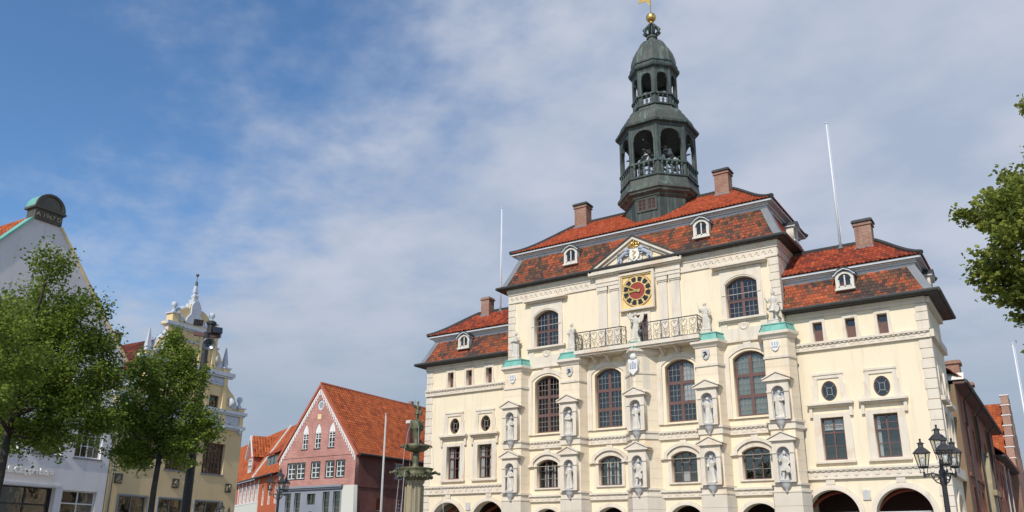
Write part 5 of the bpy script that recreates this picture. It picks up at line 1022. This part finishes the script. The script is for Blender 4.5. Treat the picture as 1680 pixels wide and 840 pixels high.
# ---------------------------------------------------------------- row behind, between the yellow and the pink house
ROW = (-42.24, 13.0, 0); RROT = rad(-25.5)
RH = thing('timbered_house', 'red timbered house with white casements and a tall gabled roof dormer', 'house', ROW, RROT)
link('front_wall', plate(rect(-30, -6.6, 0, 8.6), [rect(-14.6 + i * 1.6, -13.7 + i * 1.6, 6.45, 8.1) for i in range(5)], 0, .3), 'red_plaster', RH); box('ground_floor_facing', 'pale_render', RH, -30, -6.6, -.06, -.001, 0, 6.25)
for i in range(5):
    w = window(RH, -14.15 + i * 1.6, .45, 6.45, 8.1, 8.1, .02, 2, [], (1, 3), .1, 'white_paint', barmat='white_paint', bar=.03)
for x in (-16.2, -14.95, -13.35, -11.75, -10.15, -8.55, -6.95): box('timber_post', 'timber_white', RH, x - .1, x + .1, -.05, -.001, 6.27, 8.55)
box('timber_sill', 'timber_white', RH, -30, -6.6, -.09, -.001, 6.251, 6.4)
def edge2(a, c): return edge(a, c, .0)
tiles(RH, edge((-30, -.4, 8.6), (-30, 3.0, 14.05)), edge((-8.1, -.4, 8.6), (-8.1, 3.0, 14.05)), 6.4, PAL_ORANGE, .33, .3, 'pan'); tiles(RH, edge((-8.1, 6.4, 8.6), (-8.1, 3.0, 14.05)), edge((-30, 6.4, 8.6), (-30, 3.0, 14.05)), 6.4, PAL_ORANGE, .4, .4, 'pan')
MB().loft([[(-8.1, -.45, 8.5), (-7.9, -.45, 8.5), (-7.9, -.45, 8.85), (-8.1, -.45, 8.85)], [(-8.1, 3.0, 14.0), (-7.9, 3.0, 14.0), (-7.9, 3.0, 14.35), (-8.1, 3.0, 14.35)]]).build('fire_wall', 'white_stone', RH)
box('body_wall', 'red_plaster', RH, -30, -6.6, .31, 6, 0, 8.5); MB().tube([(-30, -.5, 8.6), (-.5, -.5, 8.6)], .08, 6).build('gutter', 'gutter', RH)
dm = link('roof_dormer', plate([(-12.7, 9.2), (-10.3, 9.2), (-10.3, 11.15), (-11.5, 13.1), (-12.7, 11.15)], [rect(-12.2, -10.8, 9.5, 10.9)], .1, .35), 'red_plaster', RH)
g = MB(); g.extr([(-12.95, 11.0), (-11.5, 13.35), (-11.5, 13.1), (-12.85, 10.95)], -.2, .1); g.extr([(-10.05, 11.0), (-11.5, 13.35), (-11.5, 13.1), (-10.15, 10.95)], -.2, .1); g.build('dormer_verge', 'white_stone', dm); box('dormer_side', 'red_plaster', dm, -10.5, -10.3, .352, 1.6, 9.0, 11.1)
w = window(RH, -11.5, .7, 9.5, 10.9, 10.9, .05, 3, [10.3], (1, 2), .08, 'white_paint', barmat='white_paint', bar=.02)
tiles(RH, edge((-10.0, -.1, 11.0), (-11.5, -.1, 13.3)), edge((-10.0, 2.5, 11.0), (-11.5, 2.5, 13.3)), 2.8, PAL_ORANGE, .33, .3, 'pan'); tiles(RH, edge((-13.0, 2.5, 11.0), (-11.5, 2.5, 13.3)), edge((-13.0, -.1, 11.0), (-11.5, -.1, 13.3)), 2.8, PAL_ORANGE, .33, .3, 'pan')
OH = thing('orange_house', 'narrow orange fronted house squeezed between timbered house and pink gable', 'house', ROW, RROT)
link('front_wall', plate(rect(-6.6, 0.3, 0, 8.6), [arch(-5.2 + i * 2.2, .5, 5.9, 7.4, 7.9) for i in range(3)], 0, .3), 'orange_plaster', OH); box('body_wall', 'orange_plaster', OH, -6.6, .3, .6, 6, 0, 8.5)
for i in range(3): window(OH, -5.2 + i * 2.2, .5, 5.9, 7.4, 7.9, .1, 2, [], (1, 3), .07, 'white_paint', barmat='white_paint', bar=.03)
tiles(OH, edge((-7.85, -.4, 8.6), (-7.85, 3.0, 14.05)), edge((1.5, -.4, 8.6), (1.5, 3.0, 14.05)), 6.4, PAL_ORANGE, .33, .3, 'pan'); tiles(OH, edge((1.5, 6.4, 8.6), (1.5, 3.0, 14.05)), edge((-7.85, 6.4, 8.6), (-7.85, 3.0, 14.05)), 6.4, PAL_ORANGE, .4, .4, 'pan'); sd = MB(); sd.box(-5.6, -1.2, .25, 1.6, 9.3, 10.6); sd = sd.build('shed_dormer', 'wood_frame', OH)
for i in range(3): box('dormer_pane', 'glass_leaded', sd, -5.3 + i * 1.3, -4.4 + i * 1.3, .21, .249, 9.5, 10.4)
tiles(OH, edge((-5.8, .0, 10.62), (-5.8, 1.8, 11.9)), edge((-1.0, .0, 10.62), (-1.0, 1.8, 11.9)), 2.2, PAL_DULL, .33, .3, 'pan')

# ---------------------------------------------------------------- the brick street on the right
BR = thing('brick_range', 'old dark brick range with overhanging eaves along the street beside the town hall', 'building', (14.7, 0, 0), pi / 2)
hl = [rect(7.6 + i * 2.0, 8.6 + i * 2.0, 2.2, 5.0) for i in range(3)] + [rect(17.2 + i * 2.1, 18.2 + i * 2.1, 2.2, 5.0) for i in range(4)] + [rect(8.2 + i * 3.2, 9.3 + i * 3.2, 6.6, 8.3) for i in range(6)]
link('front_wall', plate(rect(6.0, 26, 0, 9.72), hl, 0, .4), 'old_brick', BR); box('corner_pier', 'brown_render', BR, 4.92, 6.0, -.06, .4, 0, 9.7); box('stone_pier', 'brown_render', BR, 13.2, 13.7, -.12, -.001, 0, 9.5); box('stone_pier', 'brown_render', BR, 20.6, 21.1, -.12, -.001, 0, 9.4)
box('dark_backing', 'unlit_interior', BR, 6.6, 25.9, .9, 1.0, 0, 9.4); box('string_course', 'old_brick', BR, 6.52, 25.9, -.07, -.001, 5.45, 5.65)
for a in hl: x0, z0 = a[0]; x1, z1 = a[2]; window(BR, (x0 + x1) / 2, (x1 - x0) / 2, z0, z1, z1, .2, 2, [z0 + (z1 - z0) * .6], (1, 2), .06, 'wood_frame')
b = MB(); b.box(5.0, 26.2, -.5, .0, 9.72, 9.84); b.build('eave_soffit', 'wood_frame', BR); MB().tube([(5.0, -.57, 9.82), (26.2, -.57, 9.82)], .09, 6).build('gutter', 'gutter', BR)
MB().extr([(4.9, 9.9), (5.3, 9.9), (5.3, 10.3)], -.5, .3).build('verge_end', 'white_stone', BR)
tiles(BR, edge((5.0, -.5, 9.9), (5.0, 5.0, 14.6)), edge((26.2, -.5, 9.9), (26.2, 5.0, 14.6)), 7.4, PAL_DULL, .35, .3, 'pan')
box('rear_wall', 'old_brick', BR, 5, 26, 4.8, 5.0, 0, 14.3)
for y_, z_ in ((18.6, 13.6), (26.2, 13.5)):
    c_ = box('chimney', 'chimney_brick', BR, y_ - .5, y_ + .5, .7, 1.4, 10.5, z_); box('chimney_collar', 'chimney_brick', c_, y_ - .6, y_ + .6, .6, 1.5, z_ - .25, z_ - .05)
for y_ in (7.2, 13.0, 20.4): MB().tube([(y_, -.18, 0), (y_, -.18, 9.2), (y_, -.7, 9.75)], .05, 6).build('downpipe', 'gutter', BR)
po_ = link('stone_portal', plate([(14.9, 0), (17.2, 0), (17.2, 5.2), (16.7, 5.9), (16.6, 6.6), (16.05, 7.5), (15.5, 6.6), (15.4, 5.9), (14.9, 5.2)], [arch(16.05, .75, .02, 3.0, 3.75)], -.3, -.001), 'sandstone', BR)
b = MB(); b.box(14.8, 17.3, -.5, -.301, 5.0, 5.3); b.build('portal_cornice', 'sandstone', po_)
LB = thing('low_brick_house', 'lower brick house further down the street with downpipes and dark eaves', 'house', (14.7, 0, 0), pi / 2)
link('front_wall', plate(rect(26.3, 41.4, 0, 8.2), [rect(27.6 + i * 2.2, 28.6 + i * 2.2, z, z + 1.8) for i in range(6) for z in (2, 5.6)], 0, .4), 'old_brick', LB)
for i in range(6):
    for z in (2, 5.6): window(LB, 28.1 + i * 2.2, .5, z, z + 1.8, z + 1.8, .15, 2, [z + 1.1], (1, 2), .06, 'white_paint')
b = MB(); b.box(26.3, 41.4, -.6, 0, 8.3, 8.42); b.build('eave_soffit', 'gutter', LB); tiles(LB, edge((26.3, -.6, 8.45), (26.3, 5, 12.8)), edge((41.4, -.6, 8.45), (41.4, 5, 12.8)), 7.2, PAL_ORANGE, .35, .3, 'pan'); box('rear_wall', 'old_brick', LB, 26.3, 41.4, 4.8, 5, 0, 12.5); box('dark_backing', 'unlit_interior', LB, 26.4, 41.3, 1, 1.1, 0, 8)
for y_ in (30.5, 35): MB().tube([(y_, -.15, 0), (y_, -.15, 8.2)], .05, 6).build('downpipe', 'pole_grey', LB)
b = MB(); b.box(33.4, 34.8, 1.2, 2.0, 9.6, 13.6); b.build('chimney', 'chimney_brick', LB); b = MB(); b.box(28, 31, .3, 3, 9.4, 10.9); b = b.build('roof_dormer', 'orange_plaster', LB); tiles(LB, edge((27.8, .0, 10.9), (27.8, 3.2, 12)), edge((31.2, .0, 10.9), (31.2, 3.2, 12)), 3.4, PAL_RED, .35, .3, 'pan')
SG = thing('stepped_gable_house', 'brick house with tall stepped gable and orange roof at the street end', 'house', (14.9, 48, 0), pi / 2)
st = [(-6.4, 0), (-6.4, 8.6)]; nst = 7
for i in range(nst): st += [(-6.4 + i * .83, 8.6 + (i + 1) * 1.02), (-6.4 + (i + 1) * .83, 8.6 + (i + 1) * 1.02)]
link('stepped_gable', plate(st + [(-x, z) for x, z in reversed(st)], [arch(x, .35, z, z + 1.2, z + 1.55) for x, z in ((-2.6, 9.2), (0, 9.2), (2.6, 9.2), (0, 12.2))], -.25, .35), 'chimney_brick', SG)
for i in range(nst): box('step_coping', 'white_stone', SG, -6.45 + i * .83, -5.55 + i * .83, -.32, .42, 8.6 + (i + 1) * 1.02, 8.68 + (i + 1) * 1.02)
tiles(SG, edge((-6.6, 10, 8.4), (0, 10, 15.2)), edge((-6.6, .3, 8.4), (0, .3, 15.2)), 9.4, PAL_ORANGE, .35, .3, 'pan'); tiles(SG, edge((6.6, .3, 8.4), (0, .3, 15.2)), edge((6.6, 10, 8.4), (0, 10, 15.2)), 9.4, PAL_ORANGE, .35, .3, 'pan'); box('side_wall', 'old_brick', SG, -6.4, -6.0, .36, 10, 0, 8.4); box('side_wall', 'old_brick', SG, 6.0, 6.4, .36, 10, 0, 8.4); box('rear_wall', 'old_brick', SG, -5.9, 5.9, 9.6, 10, 0, 8.4)
FH = thing('far_house', 'distant red roofed house closing the street at the right edge', 'house', (21, 72, 0))
link('front_wall', plate(rect(-5, 9, 0, 7.2), [rect(-4 + i * 2.4, -3 + i * 2.4, 3.6, 5.4) for i in range(5)], 0, .4), 'red_plaster', FH)
for i in range(5): window(FH, -3.5 + i * 2.4, .5, 3.6, 5.4, 5.4, .1, 2, [], (1, 2), .07, 'white_paint')
tiles(FH, edge((-5.4, -.4, 7.2), (-5.4, 5, 12.5)), edge((9.4, -.4, 7.2), (9.4, 5, 12.5)), 7.4, PAL_RED, .35, .3, 'pan'); box('body_wall', 'red_plaster', FH, -5, 9, .8, 9, 0, 7)

# ---------------------------------------------------------------- fountain
FO = thing('fountain', 'tall bronze fountain with two basins and a crowning figure on a stone pillar', 'fountain', (-.56, -17.06, 0), .3)
MB().lathe([(1.9, 0), (1.9, .12), (1.75, .14), (1.75, .75), (1.85, .78), (1.85, .9), (1.6, .9), (1.6, .3)], 12).build('ground_basin', 'sandstone', FO)
m = MB(); m.lathe([(.62, .3), (.62, .9), (.5, 1.0), (.46, 1.3), (.36, 1.5), (.32, 3.9), (.38, 4.0), (.38, 4.06)], 6); m.build('stone_pillar', 'sandstone', FO)
m = MB()
for k in range(6): a = pi / 6 + k * pi / 3; m.tube([(.345 * cos(a) * .88, .345 * sin(a) * .88, 1.6), (.33 * cos(a) * .88, .33 * sin(a) * .88, 3.88)], .05, 6)
m.build('pillar_shafts', 'sandstone', FO)
m = MB(); m.lathe([(.34, 4.06), (.42, 4.08), (.52, 4.14), (.57, 4.22), (.59, 4.30), (.56, 4.34), (.62, 4.42), (.65, 4.47), (.64, 4.48), (.56, 4.42), (.2, 4.38)], 28); m.build('lower_basin', 'bronze', FO, smooth=True)
m = MB()
for k in range(36): a = 2 * pi * k / 36; m.ball((.6 * cos(a), .6 * sin(a), 4.16 + .025 * (k % 2)), .05, 6, 5)
tag(m.build('basin_garland', 'bronze', FO, smooth=True), kind='stuff')
for k in range(6):
    a = pi / 6 + k * pi / 3; m = MB(); m.tube([(.58 * cos(a), .58 * sin(a), 4.3), (.72 * cos(a), .72 * sin(a), 4.36), (.84 * cos(a), .84 * sin(a), 4.3)], [.05, .06, .035], 7); m.ball((.86 * cos(a), .86 * sin(a), 4.31), .055, 8, 6); m.build('spout', 'bronze', FO, smooth=True)
MB().lathe([(.18, 4.4), (.2, 4.48), (.12, 4.56), (.10, 4.66), (.14, 4.8), (.12, 4.95), (.1, 5.05)], 14).build('stem', 'bronze', FO, smooth=True)
MB().lathe([(.1, 5.04), (.26, 5.07), (.4, 5.14), (.45, 5.22), (.47, 5.3), (.44, 5.31), (.36, 5.26), (.1, 5.24)], 24).build('upper_basin', 'bronze', FO, smooth=True)
for k in range(6):
    a = k * pi / 3 + .2; m = MB(); m.tube([(.42 * cos(a), .42 * sin(a), 5.2), (.5 * cos(a), .5 * sin(a), 5.27), (.58 * cos(a), .58 * sin(a), 5.22)], [.035, .045, .03], 6); m.build('spout', 'bronze', FO, smooth=True)
MB().lathe([(.14, 5.26), (.16, 5.32), (.1, 5.4), (.11, 5.55), (.15, 5.72), (.16, 5.84), (.2, 5.9), (.17, 5.97), (.2, 6.05), (.15, 6.14), (.12, 6.2)], 16).build('vase', 'bronze', FO, smooth=True)
for k in range(4):
    a = k * pi / 2 + .6; m = MB(); m.tube([(.15 * cos(a), .15 * sin(a), 5.82), (.22 * cos(a), .22 * sin(a), 5.95), (.22 * cos(a), .22 * sin(a), 6.1)], [.05, .055, .03], 7); m.ball((.22 * cos(a), .22 * sin(a), 6.13), .04, 7, 5); m.build('herm', 'bronze', FO, smooth=True)
f = link('crowning_figure', FIG[3].copy(), None, FO, (0, 0, 6.18)); f.data.materials.clear(); f.data.materials.append(MATS['bronze']); f.scale = (.68,) * 3; f.rotation_euler = (0, 0, .9)
for k in range(0, 6, 2):
    a = pi / 6 + k * pi / 3; r0 = .9; m = MB(); m.tube([((r0 + .18 * t) * cos(a), (r0 + .18 * t) * sin(a), 4.31 - .25 * t - 1.6 * t * t) for t in (0, .2, .4, .6, .8, 1.0)], [.006, .007, .008, .008, .009, .009], 6); m.build('water_jet', 'water', FO, smooth=True)
    a = k * pi / 3 + .2; m = MB(); m.tube([((.58 + .07 * t) * cos(a), (.58 + .07 * t) * sin(a), 5.21 - .1 * t - .6 * t * t) for t in (0, .3, .6, .9, 1.05)], .006, 5); m.build('water_jet', 'water', FO, smooth=True)
for k in range(4): a = k * pi / 2 + .6; MB().tube([(.27 * cos(a), .27 * sin(a), 5.95), (.34 * cos(a), .34 * sin(a), 5.7), (.37 * cos(a), .37 * sin(a), 5.3)], .005, 5).build('water_jet', 'water', FO)

# ---------------------------------------------------------------- street lamps
def lantern(parent, x, y, z, s=1.0):
    n = 6; R1, R0, H = .15 * s, .095 * s, .27 * s
    ring = lambda r, zz_: [(r * cos(2 * pi * k / n), r * sin(2 * pi * k / n), zz_) for k in range(n)]
    m = MB(); m.loft([ring(.05 * s, 0), ring(.10 * s, .03 * s), ring(R0 + .012, .05 * s)]); m.tube([(.06 * s, 0, -.1 * s), (.08 * s, 0, .02 * s)], .008, 5); m.tube([(-.06 * s, 0, -.1 * s), (-.08 * s, 0, .02 * s)], .008, 5); m.tube([(0, .06 * s, -.1 * s), (0, .08 * s, .02 * s)], .008, 5); m.tube([(0, -.06 * s, -.1 * s), (0, -.08 * s, .02 * s)], .008, 5)
    for k in range(n): c, d = cos(2 * pi * k / n), sin(2 * pi * k / n); m.tube([(R0 * c, R0 * d, .05 * s), (R1 * c, R1 * d, .05 * s + H)], .011, 5)
    z1 = .05 * s + H; m.loft([ring(R1 + .03, z1), ring(R1 + .03, z1 + .015), ring(.09 * s, z1 + .11 * s), ring(.055 * s, z1 + .13 * s), ring(.05 * s, z1 + .2 * s), ring(.075 * s, z1 + .205 * s), ring(.075 * s, z1 + .22 * s), ring(.02 * s, z1 + .25 * s), ring(.02 * s, z1 + .28 * s)]); m.ball((0, 0, z1 + .3 * s), .025 * s, 8, 6)
    o = m.build('lantern', 'lamp_body', parent, (x, y, z)); g = MB(); g.loft([ring(R0 - .002, .052 * s), ring(R1 - .002, z1 - .002)], caps=False); g.build('lantern_glass', 'glass_lamp', o); b = MB(); b.lathe([(.02, .06 * s), (.025, .1 * s), (.04, .15 * s), (.035, .22 * s), (.01, .24 * s)], 8); b.build('lamp_mantle', 'curtain', o, smooth=True)
def street_lamp(x, y, hub, rot, label):
    o = thing('street_lamp', label, 'street lamp', (x, y, 0), rot, 'lantern lamps on the market square')
    MB().lathe([(.2, 0), (.2, .3), (.14, .4), (.12, .9), (.08, 1.0), (.065, 1.2), (.05, hub - .25), (.07, hub - .2), (.075, hub - .1), (.06, hub), (.075, hub + .04), (.04, hub + .12), (.035, hub + .3)], 12).build('post', 'lamp_body', o, smooth=True)
    for a in (rad(-75), rad(45), rad(165)):
        T = Matrix.Rotation(a, 4, 'Z'); m = MB(); m.tube([(.04, 0, hub - .02), (.2, 0, hub + .02), (.36, 0, hub)], .02, 6, T=T); m.tube([(.06, 0, hub - .2), (.13, 0, hub - .17), (.2, 0, hub - .08), (.22, 0, hub)], .015, 5, T=T)
        m.tube([(.13 + .05 * cos(t), 0, hub - .07 + .05 * sin(t)) for t in (2 * pi * k / 12 for k in range(12))], .011, 5, True, T=T); m.tube([(.26, 0, hub), (.3, 0, hub - .05), (.35, 0, hub - .02)], .010, 5, T=T); m.tube([(.36, 0, hub - .06), (.36, 0, hub + .06)], .025, 6, T=T)
        m.build('arm', 'lamp_body', o); lantern(o, .36 * cos(a), .36 * sin(a), hub + .13)
    lantern(o, 0, 0, hub + .40)
    return o
street_lamp(16.53, -20.13, 3.30, rad(6.5), 'three armed black lantern lamp in front of the town hall right wing')
street_lamp(-7.98, -16.69, 3.84, rad(49), 'three armed black lantern lamp in front of the grey shop front and pink gable')
street_lamp(-15.6, -13.5, 2.9, rad(20), 'low black lantern lamp beside the corner of the yellow house')
# ---------------------------------------------------------------- mast with floodlights and loudspeaker
MS = thing('floodlight_mast', 'dark steel mast with floodlights, siren and horn loudspeaker behind the second tree', 'mast', (-4.02, -23.73, 0), rad(56))
MB().tube([(0, 0, 0), (0, 0, 4.2), (0, 0, 8.45)], [.145, .135, .10], 12).build('pole', 'black_iron', MS, smooth=True); m = MB(); m.box(-.4, .42, -.05, .05, 8.3, 8.42); m.build('crossbar', 'wood_frame', MS)
for x, z, t in ((-.32, 8.72, .35), (.3, 8.5, -.3)):
    o = MB().loft([[(-.2, -.1, -.14), (.2, -.1, -.14), (.2, -.1, .14), (-.2, -.1, .14)], [(-.13, .18, -.1), (.13, .18, -.1), (.13, .18, .1), (-.13, .18, .1)]]).build('floodlight', 'lamp_body', MS, (x, -.12, z)); o.rotation_euler = (t, 0, .2); o.scale = (.75,) * 3; box('lens', 'glass_lamp', o, -.17, .17, -.12, -.102, -.11, .11)
MB().lathe([(.12, 8.42), (.12, 8.7), (.16, 8.72), (.16, 8.8), (.1, 8.84)], 12, (.1, 0)).build('siren', 'black_iron', MS)
m = MB(); m.lathe([(.05, 0), (.06, .1), (.1, .22), (.2, .32), (.2, .34), (.17, .33), (.03, .15)], 16, T=Matrix.Translation((.08, -.12, 8.02)) @ Matrix.Rotation(rad(100), 4, 'X')); m.build('horn_speaker', 'lamp_metal', MS, smooth=True)
# ---------------------------------------------------------------- trees
def tree(name, label, base, top, r0, lobes, leaf, dens, pal, seed, group=None, kl=44, clump=.26, shrink=.9):
    R = np.random.default_rng(seed); o = thing(name, label, 'tree', base, 0, group); B = np.array(base)
    Lb = np.array(lobes); Lb[:, :3] -= B; vdir = np.array([18.78, -40, 0]) - B; vdir[2] = 0; vdir /= np.linalg.norm(vdir)
    Lb[:, 3] *= shrink; Lb[:, :3] += vdir[None] * (R.normal(0, .45, (len(Lb), 1)) * Lb[:, 3:4])
    tp = np.array(top) - B; m = MB(); m.tube([(0, 0, -.05), tuple(tp * .12), tuple(tp * .4 + R.normal(0, .04, 3)), tuple(tp * .75 + R.normal(0, .03, 3)), tuple(tp)], [r0 * 1.35, r0, r0 * .9, r0 * .8, r0 * .72], 12); tr = m.build('trunk', 'bark', o, smooth=True)
    C_, tips = [], []
    top_l = Lb[Lb[:, 2].argmax(), :3]
    lead = [tuple(tp), tuple(tp * .5 + top_l * .5 + R.normal(0, .1, 3)), tuple(top_l)]; MB().tube(lead, [r0 * .7, r0 * .4, r0 * .1], 8).build('limb', 'bark', o, smooth=True)
    for L4 in Lb:
        c, r = L4[:3], L4[3]; n = max(3, int(dens * r * r)); mm = MB(); t = min(.9, max(0, (c[2] - tp[2]) / max(.5, top_l[2] - tp[2]) - .3)); st_ = tp * (1 - t) + top_l * t
        mid = st_ * .5 + c * .5 + np.array([0, 0, -.1 * r]); mm.tube([tuple(st_), tuple(mid), tuple(c)], [r0 * .45 * (1 - .5 * t), r0 * .26, r0 * .12], 7)
        u = R.normal(size=(n, 3)); u /= np.linalg.norm(u, axis=1)[:, None]; rad_ = r * (.25 + .80 * R.random(n) ** .5) ; P_ = c + u * rad_[:, None] * np.array([1, 1, .92]); C_.append(P_)
        for p in P_[:6]: mm.tube([tuple(c), tuple(c * .5 + p * .5 + R.normal(0, .06, 3)), tuple(p)], [r0 * .11, r0 * .07, r0 * .03], 5)
        mm.build('branch', 'bark', o, smooth=True)
    C_ = np.concatenate(C_); K_ = kl; cen = np.repeat(C_, K_, 0); N_ = len(cen); ax = np.repeat(C_ - np.array([0, 0, 1.0]) - tp * np.array([1, 1, .8]), K_, 0); ax /= np.linalg.norm(ax, axis=1)[:, None]; pos = cen + R.normal(0, clump * .42, (N_, 3)) * np.array([1, 1, .6]) + ax * R.normal(0, clump * .6, (N_, 1))
    d = R.normal(size=(N_, 3)); d[:, 2] = d[:, 2] * .5 - .25; d /= np.linalg.norm(d, axis=1)[:, None]; nn = R.normal(size=(N_, 3)); nn[:, 2] += .9; nn -= d * (nn * d).sum(1)[:, None]; nn /= np.linalg.norm(nn, axis=1)[:, None]; sd = np.cross(d, nn)
    s = leaf * R.uniform(.65, 1.25, (N_, 1)); v = np.stack([pos - d * s * .5, pos + sd * s * .42 - d * s * .1 + nn * s * .10, pos + d * s * .6 - nn * s * .06, pos - sd * s * .42 - d * s * .1 + nn * s * .10], 1).reshape(-1, 3)
    me = bpy.data.meshes.new('crown'); me.vertices.add(N_ * 4); me.vertices.foreach_set('co', v.ravel()); idx = np.arange(N_ * 4, dtype=np.int32); q = idx.reshape(-1, 4); tri = np.concatenate([q[:, [0, 1, 2]], q[:, [0, 2, 3]]], 1).reshape(-1)
    me.loops.add(N_ * 6); me.loops.foreach_set('vertex_index', tri.astype(np.int32)); me.polygons.add(N_ * 2); me.polygons.foreach_set('loop_start', np.arange(0, N_ * 6, 3, dtype=np.int32)); me.update(calc_edges=True); me.validate()
    ca = me.color_attributes.new('Col', 'FLOAT_COLOR', 'POINT'); pal = np.array(pal); ck = np.repeat(R.random(len(C_)), K_); w = np.clip(ck * .55 + R.random(N_) * .45, 0, 1)[:, None]; cc = pal[0] * (1 - w) + pal[1] * w; cc *= R.uniform(.75, 1.25, (N_, 1)); cc = np.repeat(np.concatenate([cc, np.ones((N_, 1))], 1), 4, 0); ca.data.foreach_set('color', cc.ravel())  # mixed clump by clump, so light and dark sit in the leaf colour
    cr = link('crown', me, 'leaf', o); return o
T1 = [(-2.85, -29.6, 8.71, 0.58), (-2.9, -29.71, 7.68, 1.0), (-2.47, -28.85, 7.42, 0.82), (-3.06, -30.06, 6.65, 1.37), (-2.49, -28.88, 6.18, 1.37), (-2.23, -28.39, 6.82, 0.58), (-2.85, -29.59, 5.15, 1.38), (-2.33, -28.59, 4.94, 1.01), (-2.03, -28.04, 6.04, 0.48), (-3.31, -30.62, 5.64, 1.65), (-2.02, -28.02, 4.83, 0.55), (-3.46, -30.97, 7.13, 1.09), (-2.67, -29.23, 4.26, 0.65)]
T2 = [(-2.9, -25.65, 7.71, 0.4), (-2.86, -25.59, 7.03, 0.75), (-3.14, -26.01, 6.43, 0.83), (-2.57, -25.16, 6.53, 0.65), (-3.27, -26.22, 5.52, 0.96), (-2.7, -25.36, 5.42, 1.1), (-3.47, -26.55, 5.14, 0.64), (-2.28, -24.75, 5.29, 0.48), (-3.09, -25.94, 4.5, 0.92), (-3.35, -26.35, 4.26, 0.56), (-2.55, -25.13, 4.46, 0.76), (-2.14, -24.56, 4.91, 0.36)]
T3 = [(18.18, -28.02, 6.05, 0.18), (18.44, -28.0, 6.04, 0.29), (18.79, -28.0, 6.35, 0.26), (18.7, -28.0, 5.85, 0.46), (18.43, -28.01, 5.22, 0.36), (18.56, -28.0, 4.95, 0.41), (18.27, -28.01, 5.15, 0.22), (18.6, -28.0, 4.57, 0.14), (19.04, -28.0, 7.34, 0.11), (19.22, -28.01, 5.56, 1.01), (19.04, -28.0, 4.79, 0.73), (19.64, -28.03, 6.12, 0.92), (19.27, -28.01, 6.66, 0.46), (19.77, -28.04, 5.12, 1.1), (19.18, -28.01, 4.14, 0.64)]
PG = [(.06, .105, .012), (.275, .345, .05)]  # leaf greens with sunlit highlights and dark gaps put into the colours
tree('lime_tree', 'large leafy green tree before the white gabled house at the left edge', (-2.93, -29.77, 0), (-2.95, -29.8, 4.4), .12, T1, .08, 110, PG, 3, 'trees on the square')
tree('lime_tree', 'smaller slender green tree before the yellow scrolled gable house', (-2.93, -25.69, 0), (-2.88, -25.62, 4.2), .10, T2, .08, 140, PG, 4, 'trees on the square', shrink=.80, clump=.22)
tree('lime_tree', 'overhanging tree with sunlit yellow green branches at the right edge of the picture', (20.4, -27.6, 0), (19.9, -27.8, 4.2), .16, T3, .062, 340, [(.10, .14, .016), (.37, .39, .075)], 5, 'trees on the square', kl=34, clump=.10, shrink=.8)
